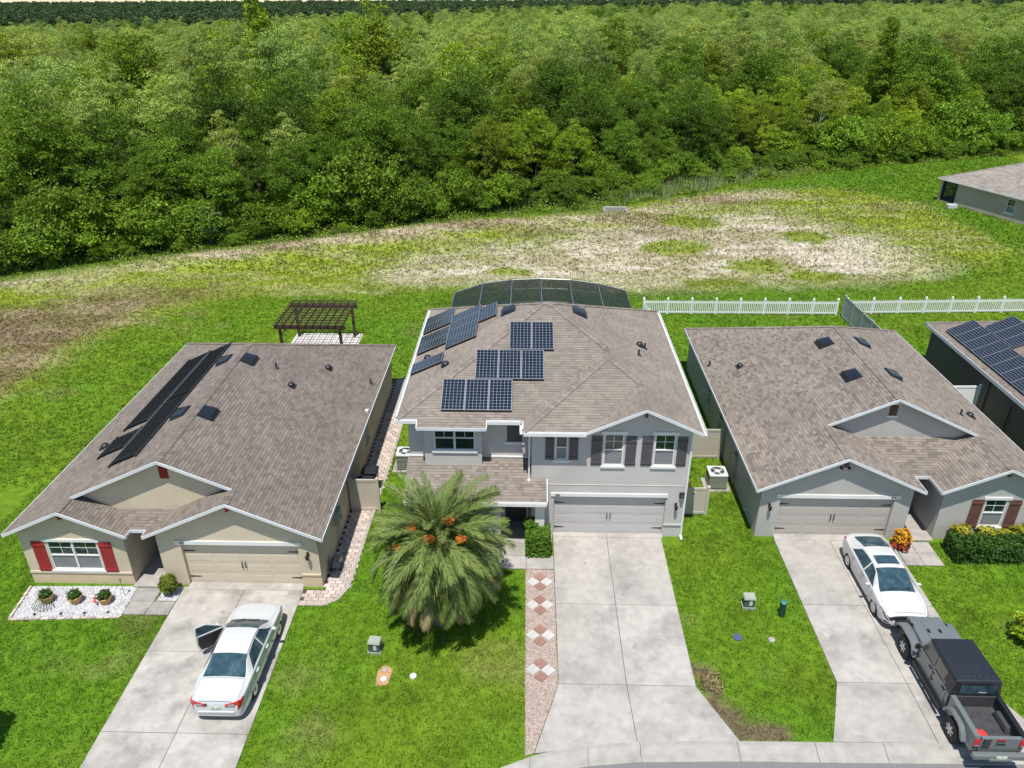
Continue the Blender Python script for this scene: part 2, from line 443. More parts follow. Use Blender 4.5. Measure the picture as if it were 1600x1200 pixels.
# ------------------------------------------------------------------ road and kerb
rd = MB()
xx = list(np.linspace(-40, 45, 60))
rd.grid([[(x, -60, -.12) for x in xx], [(x, float(kerb_y(x)) - .35, -.12) for x in xx]])
tag(rd.build('road', M['asphalt']), kind='structure')
kroot = thing('kerb', None, None); del_keys = [k for k in ('label', 'category') if k in kroot]
tag(kroot, 'pale sloped concrete kerb curving along the street', None, kind='structure')
cuts = [-30, -24, -18, -12, -6, -2.6, .2, 2.05, 3.75, 6.9, 9.4, 11.6, 14.6, 17.6, 20.6, 24, 28]
for a, b in zip(cuts[:-1], cuts[1:]):
    a2, b2 = a + .008, b - .008
    m = MB(); n = 5
    rows = []
    for (dy, z) in ((.02, -.3), (.02, .045), (-.12, .04), (-.36, -.065), (-.62, -.085), (-.64, -.3)):
        rows.append([(a2 + (b2 - a2) * i / n, float(kerb_y(a2 + (b2 - a2) * i / n)) + dy, z) for i in range(n + 1)])
    m.grid(rows)
    m.face([r[0] for r in rows]); m.face([r[-1] for r in rows][::-1])
    m.build('kerb_segment', M['kerb'], kroot)

M['joint'] = mat('joint_filler', (.07, .065, .055), .95, noise=.3, scale=8)
# ------------------------------------------------------------------ driveways and walks: each slab its own piece
NOGRASS = []
def slab_field(name, label, mat_, slabs, z1=.035):
    t = thing(name, None, None); tag(t, label, kind='structure')
    sb = MB()
    for s in slabs: sb.prism([(p[0], p[1], -.14) for p in s], (0, 0, .155))
    sb.build('joint_bed', M['joint'], t, off=(0, 0, 0))
    for s in slabs:
        NOGRASS.append(s)
        cx, cy = sum(p[0] for p in s) / len(s), sum(p[1] for p in s) / len(s)
        q = []
        for p in s:                                  # open the joints by 9 mm each side
            d = Vector((cx - p[0], cy - p[1])); q.append((p[0] + math.copysign(.010, d.x), p[1] + math.copysign(.010, d.y)))
        m = MB(); z = z1 + rng.uniform(-.003, .003)
        m.prism([(p[0] - cx, p[1] - cy, -.12) for p in q], (0, 0, z + .12))
        o = m.build('slab', mat_, t, off=(0, 0, 0)); o.location = (cx, cy, 0)
    return t
def quads(xs_, ys_):
    r = []
    for i in range(len(xs_) - 1):
        for j in range(len(ys_) - 1):
            r.append([(xs_[i], ys_[j]), (xs_[i + 1], ys_[j]), (xs_[i + 1], ys_[j + 1]), (xs_[i], ys_[j + 1])])
    return r
slab_field('driveway', 'pale concrete driveway flaring to the kerb below the two storey house', M['concrete'],
    quads([1.2, 3.58, 6.0], [18.78, 22.7, 26.86]) +
    [[(.34, 16.02), (3.68, 16.51), (3.58, 18.78), (1.2, 18.78)], [(3.68, 16.51), (7.0, 16.62), (6.0, 18.78), (3.58, 18.78)]])
slab_field('driveway', 'stained concrete driveway with a white sedan with an open door', M['concrete_worn'],
    quads([-13.9, -11.4, -9.0], [13.0, 16.5, 19.92, 23.32]))
slab_field('driveway', 'pale concrete driveway carrying a white sedan and a grey pickup', M['concrete'],
    quads([10.98, 13.42, 16.1], [19.07, 22.87, 26.9]) +
    [[(10.02, 16.66), (13.40, 16.68), (13.42, 19.07), (10.98, 19.07)], [(13.40, 16.68), (17.1, 16.74), (16.1, 19.07), (13.42, 19.07)]])
slab_field('walkway', 'pale concrete walkway slabs before the dark porch', M['concrete'],
    quads([-2.6, -1.3, .02, 1.19], [24.7, 25.55]) + quads([-2.6, -1.3, .02], [25.55, 26.4]))
slab_field('walkway', 'grey concrete walkway slabs beside the white gravel bed', M['walk_grey'],
    [[(-15.7, 21.72), (-14.85, 21.72), (-14.78, 22.45), (-15.74, 22.45)], [(-14.85, 21.72), (-13.91, 21.72), (-13.91, 22.45), (-14.78, 22.45)], [(-15.74, 22.45), (-14.78, 22.45), (-14.75, 23.2), (-15.8, 23.2)]])
slab_field('walkway', 'pale concrete walkway slabs beside the clipped green hedge', M['concrete'],
    quads([16.12, 16.9, 17.72], [25.3, 26.1, 26.85]))
# house slabs keep the grass out
for r in ((-20.3, -8.1, 23.3, 41.0), (-5.2, 6.95, 26.4, 39.6), (10.1, 22.7, 26.9, 43.9), (25.6, 40, 20, 45.2), (-5.6, 7.3, 39, 53.6)):
    NOGRASS.append([(r[0], r[2]), (r[1], r[2]), (r[1], r[3]), (r[0], r[3])])

# paver path round the left house
tp = thing('paver_path', None, None); tag(tp, 'brown and grey paver path beside the beige house', kind='structure')
PATH = [(-9.0, 22.42), (-8.0, 22.42), (-7.5, 22.75), (-7.22, 23.4), (-7.1, 28.6), (-7.0, 34.7), (-7.0, 42.2), (-8.2, 42.2), (-8.2, 23.3), (-9.0, 23.3)]
NOGRASS.append(PATH)
bed = MB(); bed.prism([(p[0], p[1], -.1) for p in PATH], (0, 0, .112)); bed.build('bedding', M['soil'], tp)
pm = MB(); pm.hexa([(-.145, -.095, 0), (.145, -.095, 0), (.145, .095, 0), (-.145, .095, 0)], [(-.138, -.088, .05), (.138, -.088, .05), (.138, .088, .05), (-.138, .088, .05)])
pmesh = pm.mesh('paver', M['paver'], off=(0, 0, 0))
far = MB(); npv = 0
row = 0; y = 22.53
while y < 42.1:
    x = -8.86 + (.15 if row % 2 else 0)
    while x < -6.98:
        ok = bool(inpoly(np.array([x]), np.array([y]), PATH)[0]) and not (y > 23.2 and x < -8.17)
        if ok:
            if npv < 298:
                o = link('paver', pmesh, tp, (x + rng.uniform(-.004, .004), y, -.015 + rng.uniform(-.003, .004)), (0, 0, rng.uniform(-.012, .012))); npv += 1
            else:
                far.box(x - .142, x + .142, y - .092, y + .092, .0, .034)
        x += .298
    y += .198; row += 1
for i in range(len(PATH[:7]) - 1):                       # soldier course along the outer edge
    a, b = Vector(PATH[i]), Vector(PATH[i + 1]); L_ = (b - a).length; n_ = max(1, int(L_ / .3)); an = math.atan2(b.y - a.y, b.x - a.x)
    for k_ in range(n_):
        c = a.lerp(b, (k_ + .5) / n_); ca, sa = math.cos(an), math.sin(an); hl = L_ / n_ / 2 - .004
        far.prism([(c.x + ca * u - sa * v, c.y + sa * u + ca * v, -.03) for u, v in ((-hl, -.06), (hl, -.06), (hl, .09), (-hl, .09))], (0, 0, .078 + rng.uniform(-.004, .004)))
o = far.build('far_pavers', M['paver'], tp); o['kind'] = 'stuff'

# white gravel bed and pink gravel strip with diamond tiles
def gravel_bed(name, label, poly, bedmat, stmat, n, r0, r1):
    NOGRASS.append(poly)
    t = thing(name, None, None); tag(t, label, kind='structure')
    m = MB(); m.prism([(p[0], p[1], -.1) for p in poly], (0, 0, .118)); m.build('bed', bedmat, t)
    xs_, ys_ = [p[0] for p in poly], [p[1] for p in poly]
    m = MB(); k = 0
    while k < n:
        x, y = rng.uniform(min(xs_), max(xs_)), rng.uniform(min(ys_), max(ys_))
        if not inpoly(np.array([x]), np.array([y]), poly)[0]: continue
        r = rng.uniform(r0, r1); a = rng.uniform(0, 6)
        p = [Vector((math.cos(a + q * 2.09) * r * rng.uniform(.7, 1.2), math.sin(a + q * 2.09) * r * rng.uniform(.7, 1.2), 0)) + Vector((x, y, .018)) for q in range(3)]
        b = m.pts(p + [Vector((x, y, .018 + r * rng.uniform(.6, 1.0)))])
        m.f += [(b, b + 1, b + 3), (b + 1, b + 2, b + 3), (b + 2, b, b + 3)]; m.m += [0, 0, 0]
        k += 1
    o = m.build('stones', stmat, t); o['kind'] = 'stuff'
    return t
gb = gravel_bed('gravel_bed', 'bed of white gravel under the red shuttered window', [(-19.9, 21.42), (-15.72, 21.66), (-15.82, 23.3), (-20.1, 23.2)], M['white_bed'], M['white_stone'], 5200, .025, .055)
for a, b in (((-19.96, 21.36), (-15.72, 21.58)), ((-19.98, 21.4), (-20.18, 23.2))):
    n = 14
    for i in range(n):                              # brick edging
        p, q = Vector(a).lerp(Vector(b), i / n), Vector(a).lerp(Vector(b), (i + .94) / n)
        d = (q - p).normalized(); nn = Vector((-d.y, d.x)) * .05
        m = MB(); m.prism([(*(p - nn), -.05), (*(q - nn), -.05), (*(q + nn), -.05), (*(p + nn), -.05)], (0, 0, .1 + rng.uniform(-.01, .01))); m.build('edging_brick', M['paver'], gb)
gravel_bed('gravel_strip', 'strip of white pebbles under the round topiary bush', [(-14.72, 22.5), (-13.93, 22.5), (-13.93, 23.3), (-14.6, 23.3)], M['white_bed'], M['white_stone'], 500, .025, .05)
gs = gravel_bed('gravel_strip', 'pink gravel strip with diamond tiles beside the wide driveway', [(.0, 24.68), (1.18, 24.68), (1.18, 18.75), (.32, 16.05), (.05, 15.95)], M['pink_bed'], M['pink_stone'], 6500, .018, .045)
tm = MB(); tm.hexa([(-.19, -.19, 0), (.19, -.19, 0), (.19, .19, 0), (-.19, .19, 0)], [(-.18, -.18, .045), (.18, -.18, .045), (.18, .18, .045), (-.18, .18, .045)])
tr_, tw_ = tm.mesh('tile', M['tile_red'], off=(0, 0, 0)), tm.mesh('tile', M['tile_white'], off=(0, 0, 0))
for cy in (23.92, 22.62, 21.02, 19.38):
    for dx, dy, mm in ((0, .29, tr_), (0, -.29, tr_), (-.29, 0, tw_), (.29, 0, tw_)):
        link('tile', mm, gs, (.58 + dx + rng.uniform(-.02, .02), cy + dy + rng.uniform(-.02, .02), .004), (rng.uniform(-.02, .02), rng.uniform(-.02, .02), R(45) + rng.uniform(-.06, .06)))

# ------------------------------------------------------------------ roof shingles as real tabs
def clip(poly, cl):
    out = poly
    k = len(cl)
    for i in range(k):
        (ax, ay), (bx, by) = cl[i], cl[(i + 1) % k]
        if not out: return []
        inp, out = out, []
        f = lambda p: (bx - ax) * (p[1] - ay) - (by - ay) * (p[0] - ax)
        for j in range(len(inp)):
            p, q = inp[j], inp[(j + 1) % len(inp)]
            fp, fq = f(p), f(q)
            if fp >= 0: out.append(p)
            if (fp >= 0) != (fq >= 0):
                t = fp / (fp - fq); out.append((p[0] + (q[0] - p[0]) * t, p[1] + (q[1] - p[1]) * t))
    return out
def shingle_roof(groups, ridges, mat_, parent, seed, expo=.14, wlo=.15, whi=.36, contrast=.85):
    """groups: planes, each a list of convex polygons (3D, counter-clockwise from above)"""
    m = MB(); shade = []
    rr = random.Random(seed)
    for polys in groups:
        P = [Vector(p) for p in polys[0]]
        n = Vector((0, 0, 0))
        for i in range(len(P)): n += P[i].cross(P[(i + 1) % len(P)])
        n.normalize()
        if n.z < 0: n = -n
        u = Vector((0, 0, 1)).cross(n).normalized(); v = n.cross(u)
        h0 = n.dot(P[0])
        fl = []
        for pl in polys:
            q = [(u.dot(Vector(p)), v.dot(Vector(p))) for p in pl]
            a = sum(q[i][0] * q[(i + 1) % len(q)][1] - q[(i + 1) % len(q)][0] * q[i][1] for i in range(len(q)))
            fl.append(q if a > 0 else q[::-1])
        au = [p[0] for q in fl for p in q]; av = [p[1] for q in fl for p in q]
        k0 = min(av); rows = int((max(av) - k0) / expo) + 1
        for r in range(rows):
            v0 = k0 + r * expo; v1 = v0 + expo
            x = min(au) - rr.uniform(0, .4)
            while x < max(au):
                w = rr.uniform(wlo, whi)
                tone = rr.choice((.72, .82, .9, .97, 1.0, 1.05, 1.12)) * rr.uniform(.95, 1.05)
                tone = 1 + (tone - 1) * contrast
                for q in fl:
                    c = clip([(x, v0), (x + w, v0), (x + w, v1), (x, v1)], q)
                    if len(c) < 3: continue
                    th = lambda vv: .005 + .016 * (1 - (vv - v0) / expo)
                    top = [u * a + v * b + n * (h0 + th(b)) for a, b in c]
                    bot = [u * a + v * b + n * (h0 - .004) for a, b in c]
                    b0 = m.pts(top); b1 = m.pts(bot); kk = len(c)
                    m.f.append(tuple(range(b0, b0 + kk))); m.m.append(0); shade.append(tone)
                    for i in range(kk):
                        j = (i + 1) % kk
                        if abs(c[i][1] - v1) < 1e-6 and abs(c[j][1] - v1) < 1e-6: continue
                        m.f.append((b0 + j, b0 + i, b1 + i, b1 + j)); m.m.append(0); shade.append(tone * .8)
                x += w
    for (a, b) in ridges:                            # cap shingles bent over ridges and hips
        a, b = Vector(a), Vector(b); L = (b - a).length; d = (b - a) / L
        s = d.cross(Vector((0, 0, 1))).normalized(); k = max(1, int(L / .2))
        drop = .055 if abs(d.z) < .05 else .035
        for i in range(k):
            p, q = a + d * (L * i / k), a + d * (L * (i + 1.12) / k)
            up = Vector((0, 0, 1)); tone = rr.choice((.78, .88, .95, 1.0, 1.08))
            for sg in (-1, 1):
                e = s * (.15 * sg) - up * drop
                f = [p + up * .042, q + up * .03, q + e + up * .03, p + e + up * .042]
                m.face(f if sg < 0 else f[::-1]); shade.append(tone)
    o = m.build('shingles', mat_, parent)
    at = o.data.attributes.new('shade', 'FLOAT_COLOR', 'FACE')
    at.data.foreach_set('color', np.repeat(np.array(shade, np.float32), 4))
    o['kind'] = 'stuff'
    return o
def roof_deck(groups, mat_, parent, name='roof', t=.13):
    m = MB()
    for polys in groups:
        for pl in polys: m.prism([(p[0], p[1], p[2] - .006) for p in pl], (0, 0, -t))
    o = m.build(name, mat_, parent)
    a = o.data.attributes.new('shade', 'FLOAT_COLOR', 'FACE'); a.data.foreach_set('color', np.full(len(o.data.polygons) * 4, .6, np.float32))
    return o
def board(m, p, q, out, h=.17, t=.035, up=.012):
    p, q, out = Vector(p), Vector(q), Vector(out).normalized()
    z = Vector((0, 0, 1))
    p, q = p + out * .003 + z * up, q + out * .003 + z * up
    m.prism([p, q, q - z * h, p - z * h], out * t)
def fascia(parent, p, q, out, mat_=None, h=.135, t=.035, up=.012, name='fascia'):
    m = MB(); board(m, p, q, out, h, t, up); return m.build(name, mat_ or M['fascia_grey'], parent)
def gutter(parent, p, q, out):
    p, q, out = Vector(p), Vector(q), Vector(out).normalized(); z = Vector((0, 0, 1))
    m = MB(); p0, q0 = p + out * .04, q + out * .04
    m.prism([p0 - z * .13, q0 - z * .13, q0 - z * .13 + out * .10, p0 - z * .13 + out * .10], z * .02)
    m.prism([p0 + out * .10 - z * .13, q0 + out * .10 - z * .13, q0 + out * .118 - z * .13, p0 + out * .118 - z * .13], z * .14)
    m.prism([p0 - z * .11, q0 - z * .11, q0 - z * .11 + out * .02, p0 - z * .11 + out * .02], z * .10)
    return m.build('gutter', M['white_paint'], parent)

# ------------------------------------------------------------------ walls, windows, doors
def wall(parent, mat_, axis, p, u0, u1, z0, z1, inw, holes=(), t=.2, top=None, name='wall'):
    """upright wall: axis 'y' = plane y=p along x, 'x' = plane x=p along y; inw = +-1 inward; holes (u0,u1,z0,z1); top = extra outline points above z1"""
    m = MB()
    P = (lambda u, d, z: (u, p + inw * d, z)) if axis == 'y' else (lambda u, d, z: (p + inw * d, u, z))
    us = sorted({u0, u1} | {h[0] for h in holes} | {h[1] for h in holes}); zs = sorted({z0, z1} | {h[2] for h in holes} | {h[3] for h in holes})
    us = [u for u in us if u0 <= u <= u1]; zs = [z for z in zs if z0 <= z <= z1]
    solid = {}
    for i in range(len(us) - 1):
        for j in range(len(zs) - 1):
            cu, cz = (us[i] + us[i + 1]) / 2, (zs[j] + zs[j + 1]) / 2
            solid[i, j] = not any(h[0] < cu < h[1] and h[2] < cz < h[3] for h in holes)
    for (i, j), s in solid.items():
        if not s: continue
        a, b, c, d = us[i], us[i + 1], zs[j], zs[j + 1]
        m.face([P(a, 0, c), P(b, 0, c), P(b, 0, d), P(a, 0, d)]); m.face([P(b, t, c), P(a, t, c), P(a, t, d), P(b, t, d)])
        if not solid.get((i - 1, j)): m.face([P(a, t, c), P(a, 0, c), P(a, 0, d), P(a, t, d)])
        if not solid.get((i + 1, j)): m.face([P(b, 0, c), P(b, t, c), P(b, t, d), P(b, 0, d)])
        if not solid.get((i, j - 1)): m.face([P(a, t, c), P(b, t, c), P(b, 0, c), P(a, 0, c)])
        if not solid.get((i, j + 1)) and not (top and j == len(zs) - 2): m.face([P(a, 0, d), P(b, 0, d), P(b, t, d), P(a, t, d)])
    if top:
        ps = [P(u0, 0, z1)] + [P(u, 0, z) for u, z in top] + [P(u1, 0, z1)]
        m.face(ps); m.face([P(u, t, z) for u, z in ([(u0, z1)] + list(top) + [(u1, z1)])][::-1])
    o = m.build(name, mat_, parent)
    bm = bmesh.new(); bm.from_mesh(o.data); bmesh.ops.remove_doubles(bm, verts=bm.verts, dist=1e-4); bmesh.ops.recalc_face_normals(bm, faces=bm.faces); bm.to_mesh(o.data); bm.free()
    return o
def window(parent, loc, w, h, units=1, rz=0.0, off=None, grid=True, head=True, sill=True, screens=True, trim=None):
    """facing -Y in its own frame, origin at the middle of the sill on the wall face; a real white frame in an opening"""
    loc = Vector(loc) - (OFF if off is None else Vector(off))
    fr = MB(); f = .055; y0, y1 = .015, .11
    fr.box(-w / 2, w / 2, y0, y1, 0, f); fr.box(-w / 2, w / 2, y0, y1, h - f, h)
    fr.box(-w / 2, -w / 2 + f, y0 + .001, y1, f, h - f); fr.box(w / 2 - f, w / 2, y0 + .001, y1, f, h - f)
    uw = w / units
    for k in range(1, units): fr.box(-w / 2 + k * uw - f * .8, -w / 2 + k * uw + f * .8, y0 - .004, y1, f, h - f)
    for k in range(units):
        a, b = -w / 2 + k * uw + f, -w / 2 + (k + 1) * uw - f
        fr.box(a - .01, b + .01, y0 + .004, y1, h * .5 - .025, h * .5 + .025)
    o = fr.build('window', M['white_paint'], parent, off=(0, 0, 0)); o.location = loc; o.rotation_euler = (0, 0, rz)
    for k in range(units):
        a, b = -w / 2 + k * uw + f, -w / 2 + (k + 1) * uw - f
        B('pane', M['glass'], o, (a, b, .075, .085, h * .5 + .025, h - f), off=(0, 0, 0))
        B('pane', M['glass'], o, (a, b, .085, .095, f, h * .5 - .025), off=(0, 0, 0))
        if screens: B('insect_screen', M['sash_screen'], o, (a, b, .052, .058, f, h * .5 - .025), off=(0, 0, 0))
        if grid:
            mx, zc = (a + b) / 2, h * .75
            B('glazing_bar', M['white_paint'], o, (mx - .011, mx + .011, .062, .074, h * .5 + .025, h - f), (a, mx - .011, .063, .074, zc - .011, zc + .011), (mx + .011, b, .063, .074, zc - .011, zc + .011), off=(0, 0, 0))
    if sill: B('sill', trim or M['white_paint'], o, (-w / 2 - .1, w / 2 + .1, -.06, .014, -.10, -.001), off=(0, 0, 0))
    if head: B('lintel', trim or M['white_paint'], o, (-w / 2 - .12, w / 2 + .12, -.045, .014, h + .002, h + .14), off=(0, 0, 0))
    return o
def shutter(parent, x0, x1, y, z0, z1, mat_, rails=(0.06, .86), two=False):
    m = MB(); n = 4; w = (x1 - x0) / n
    for i in range(n): m.box(x0 + i * w + .003, x0 + (i + 1) * w - .003, y - .035, y - .002, z0, z1)
    h = z1 - z0
    for r in rails: m.box(x0 - .004, x1 + .004, y - .062, y - .0355, z0 + h * r, z0 + h * r + .085)
    return m.build('shutter', mat_, parent)
def garage_door(parent, x0, x1, y, z0, z1, mat_, arch=False):
    o = B('garage_door', mat_, parent, (x0, x1, y + .05, y + .09, z0, z1))
    h = (z1 - z0) / 4
    for k in range(4):
        m = MB(); a, b = z0 + k * h + .006, z0 + (k + 1) * h - .006
        m.hexa([(x0 + .005, y + .018, a), (x1 - .005, y + .018, a), (x1 - .005, y + .049, a - .003), (x0 + .005, y + .049, a - .003)], [(x0 + .005, y + .018, b), (x1 - .005, y + .018, b), (x1 - .005, y + .049, b + .003), (x0 + .005, y + .049, b + .003)])
        n = 4; w = (x1 - x0) / n
        for i in range(n):
            c, d = x0 + i * w + .12, x0 + (i + 1) * w - .12
            m.box(c, d, y + .010, y + .0178, a + .10, b - .10)
        m.build('door_panel', mat_, o)
    for (xa, sg) in ((x0, 1), (x1, -1)):
        for zc in (z0 + (z1 - z0) * .16, z0 + (z1 - z0) * .80):
            m = MB(); a, b = xa + sg * .04, xa + sg * .50
            m.prism([(a, y + .0005, zc - .035), (a + sg * .38, y + .0005, zc - .02), (b, y + .0005, zc), (a + sg * .38, y + .0005, zc + .02), (a, y + .0005, zc + .035)], (0, .017, 0)); m.build('hinge_strap', M['black_iron'], o)
    cx, cz = (x0 + x1) / 2, z0 + (z1 - z0) * .47
    for s in (-.07, .07):
        m = MB(); m.tube([(cx + s, y + .017, cz - .17), (cx + s, y - .05, cz - .12), (cx + s, y - .05, cz + .12), (cx + s, y + .017, cz + .17)], .018, 6); m.build('handle', M['black_iron'], o)
    return o
def wall_lamp(parent, x, y, z):
    m = MB(); m.box(x - .05, x + .05, y - .03, y - .001, z - .09, z + .09)
    m.tube([(x, y - .03, z), (x, y - .12, z + .04), (x, y - .16, z)], .012, 6)
    m.lathe([(.03, -.17), (.065, -.15), (.085, .0), (.05, .06), (.012, .09)], (x, y - .16, z - .02), 10)
    return m.build('wall_lamp', M['black_iron'], parent, smooth=True)
def number(parent, txt, x, y, z, size=.13):
    me_ = text_mesh(txt, size, M['black_iron'])
    return link('house_number', me_, parent, Vector((x, y, z)) - OFF, (math.pi / 2, 0, 0))
def bev_(o, w=.03):
    bm = bmesh.new(); bm.from_mesh(o.data); bmesh.ops.recalc_face_normals(bm, faces=bm.faces)
    bmesh.ops.bevel(bm, geom=[e for e in bm.edges if e.calc_length() > .3], offset=w, segments=2, affect='EDGES', profile=.6, clamp_overlap=True); bm.to_mesh(o.data); bm.free()
    o.data.shade_smooth(); o.data.set_sharp_from_angle(angle=R(30)); return o
def roof_vent(parent, x, y, z, nx, m_=.46, L=.85, w=.62):
    """low dark vent hood on a slope rising along -nx*x"""
    m = MB(); s = nx; P = lambda a, b, h: (x + s * a, y + b, z - m_ * a + h)
    def hx(a0, a1, b0, b1, ia, ib, h0, h1, h2):
        bt = [P(a0, b0, h0), P(a1, b0, h0), P(a1, b1, h0), P(a0, b1, h0)]; tp_ = [P(a0 + ia, b0 + ib, h1), P(a1 - ia, b0 + ib, h2), P(a1 - ia, b1 - ib, h2), P(a0 + ia, b1 - ib, h1)]
        if s < 0: bt, tp_ = bt[::-1], tp_[::-1]
        m.hexa(bt, tp_)
    hx(-w / 2 - .07, w / 2 + .05, -L / 2 - .06, L / 2 + .06, .01, .01, .0, .03, .03)
    hx(-w / 2, w / 2, -L / 2, L / 2, .05, .05, .031, .10, .19)
    return bev_(m.build('roof_vent', M['vent_black'], parent))
def pipe_vent(parent, x, y, z, h=.3, r=.045):
    m = MB(); m.lathe([(.13, -.05), (.13, .02), (r + .02, .06), (r, .07), (r, h), (r - .01, h)], (x, y, z), 10)
    return m.build('vent_pipe', M['black_plastic'], parent, smooth=True)
def dome_vent(parent, x, y, z):
    m = MB(); m.box(x - .2, x + .2, y - .2, y + .2, z - .08, z + .03)
    m.ball((x, y, z + .09), (.17, .19, .13), 12, 8)
    return m.build('hooded_vent', M['black_plastic'], parent, smooth=True)

def ranch_house(label, loc, X, y0, W, D, g1, w0, gb, eb, wallm, lowm, shm, doorm, shutm, num, gx, seed, lowband=True, win_w=2.05, win_a=None, fasc=None, win_units=2, contr=.85):
    """one-storey house; a runs inward from the garage-side eave, b runs back from the front rakes; X(a) -> world x"""
    t = thing('ranch_house', label, 'house', loc); set_off(loc)
    ze, mp = 2.72, .46
    gw = gb + .33; wr = (w0 + W) / 2; gr = g1 / 2
    sg = 1 if X(1) > X(0) else -1
    Q = lambda a, b, z: (X(a), y0 + b, z)
    near = lambda a, b: Q(a, b, ze + mp * a)
    farp = lambda a, b: Q(a, b, ze + mp * (W - a))
    gin = lambda a, b: Q(a, b, ze + mp * (g1 - a))
    win_ = lambda a, b: Q(a, b, ze + mp * (a - w0))
    ef = lambda a, b: Q(a, b, ze + mp * (b - eb))
    rear = lambda a, b: Q(a, b, ze + mp * (D - b))
    k = gw - eb
    groups = [
        [[near(0, 0), near(gr, 0), near(gr, gb), near(0, gb)], [near(0, gb), near(W / 2, gb), near(W / 2, D - W / 2), near(0, D)]],
        [[farp(W, 0), farp(wr, 0), farp(wr, gb), farp(W, gb)], [farp(W, gb), farp(W / 2, gb), farp(W / 2, D - W / 2), farp(W, D)]],
        [[gin(gr, 0), gin(g1, 0), gin(g1, eb), gin(g1 - k, gw), gin(gr, gw)]],
        [[win_(w0, 0), win_(wr, 0), win_(wr, gw), win_(w0 + k, gw), win_(w0, eb)]],
        [[ef(g1, eb), ef(w0, eb), ef(w0 + k, gw), ef(g1 - k, gw)]],
        [[rear(0, D), rear(W / 2, D - W / 2), rear(W, D)]]]
    rf = roof_deck(groups, shm, t)
    zr = ze + mp * W / 2
    ridges = [(near(gr, 0), near(gr, gb)), (farp(wr, 0), farp(wr, gb)), (Q(W / 2, gb, zr), Q(W / 2, D - W / 2, zr)), (near(0, D), Q(W / 2, D - W / 2, zr)), (farp(W, D), Q(W / 2, D - W / 2, zr))]
    shingle_roof(groups, ridges, shm, rf, seed, contrast=contr)
    F = lambda p, q, o: fascia(t, p, q, o, fasc)
    for p, q in ((near(0, 0), near(gr, 0)), (gin(g1, 0), gin(gr, 0)), (win_(w0, 0), win_(wr, 0)), (farp(W, 0), farp(wr, 0)), (near(gr + .02, gb), near(W / 2, gb)), (farp(wr - .02, gb), farp(W / 2, gb)), (ef(g1 + .04, eb), ef(w0 - .04, eb))): F(p, q, (0, -1, 0))
    F(near(0, 0), near(0, D), (-sg, 0, 0)); F(farp(W, 0), farp(W, D), (sg, 0, 0)); F(rear(0, D), rear(W, D), (0, 1, 0))
    F(gin(g1, .0), gin(g1, eb), (sg, 0, 0)); F(win_(w0, .0), win_(w0, eb), (-sg, 0, 0))
    # walls
    i = .33; yb = y0 + i
    lo, hi = (lambda a, b: (min(X(a), X(b)), max(X(a), X(b))))(i, g1 - i)
    gl, gh = gx
    apx = X(gr)
    hz = ze - .14 + mp * i
    def tri(a0, a1, ar):
        q = sorted([(X(a0), hz), (X(a1), hz)]); top = [(X(ar), ze + mp * (a1 - a0 + 2 * i) / 2 - .145)]
        return top
    wall(t, wallm, 'y', yb, lo, hi, 0, hz, 1, [(gl, gh, 0, 2.13)], top=tri(i, g1 - i, gr))
    wl, wh = sorted((X(w0 + i), X(W - i)))
    wa = X(win_a if win_a is not None else wr)
    wz0, wz1 = .72, 2.16
    wall(t, wallm, 'y', yb, wl, wh, 0, hz, 1, [(wa - win_w / 2, wa + win_w / 2, wz0, wz1)], top=tri(w0 + i, W - i, wr))
    wall(t, wallm, 'x', X(W - i), y0 + i + .2, y0 + D - i, 0, ze + .02, -sg)
    sidew = []
    if num == '813': sidew = [(y0 + 10.8, 1.3), (y0 + 7.9, 1.3)]
    if num == '805': sidew = [(y0 + 10.2, 1.25)]
    wall(t, wallm, 'x', X(i), y0 + i + .2, y0 + D - i, 0, ze + .02, sg, [(yy - .45, yy + .45, .85, .85 + hh) for yy, hh in sidew])
    for yy, hh in sidew: window(t, (X(i), yy, .85), .9, hh, 1, rz=R(90) if sg < 0 else R(-90), trim=wallm, head=False)
    a_, b_ = sorted((X(i), X(W - i))); wall(t, wallm, 'y', y0 + D - i, a_ + .2, b_ - .2, 0, ze + .02, -1)
    # entry recess
    dr = y0 + 2.9
    wall(t, wallm, 'x', X(g1 - i), yb + .2, dr + .2, 0, ze + .0, -sg); wall(t, wallm, 'x', X(w0 + i), yb + .2, dr + .2, 0, ze + .0, sg)
    e0, e1 = sorted((X(g1 - i), X(w0 + i)))
    wall(t, wallm, 'y', dr, e0 + .001, e1 - .001, 0, ze + .3, 1)
    B('porch_floor', M['concrete'], t, (e0 + .003, e1 - .003, y0 + .12, dr - .002, -.05, .075))
    dcx = (e0 + e1) / 2
    dd = B('entry_door', M['brown_door'], t, (dcx - .48, dcx + .48, dr - .05, dr - .003, .08, 2.12))
    B('door_frame', M['white_paint'], dd, (dcx - .56, dcx - .482, dr - .06, dr - .003, .08, 2.2), (dcx + .482, dcx + .56, dr - .06, dr - .003, .08, 2.2), (dcx - .482, dcx + .482, dr - .06, dr - .003, 2.122, 2.2))
    B('door_knob', M['alu'], dd, (dcx + .36, dcx + .42, dr - .1, dr - .051, 1.0, 1.1))
    # upper gable wall above the entry
    m = MB(); zz = lambda a, kind: dict(n=ze + mp * a, f=ze + mp * (W - a))[kind] - .12
    pts_ = [(gr + .05, zz(gr, 'n')), (W / 2, zr - .15), (wr - .05, zz(wr, 'f')), (w0 + k, ze + mp * k - .1), (g1 - k, ze + mp * k - .1)]
    m.prism([Q(a, gw, z) for a, z in pts_], (0, .15, 0)); m.build('gable_wall', wallm, t)
    vc = X(W / 2); vz = zr - .72
    vt = MB()
    vt.box(vc - .17, vc + .17, y0 + gw - .035, y0 + gw - .001, vz - .28, vz + .28)
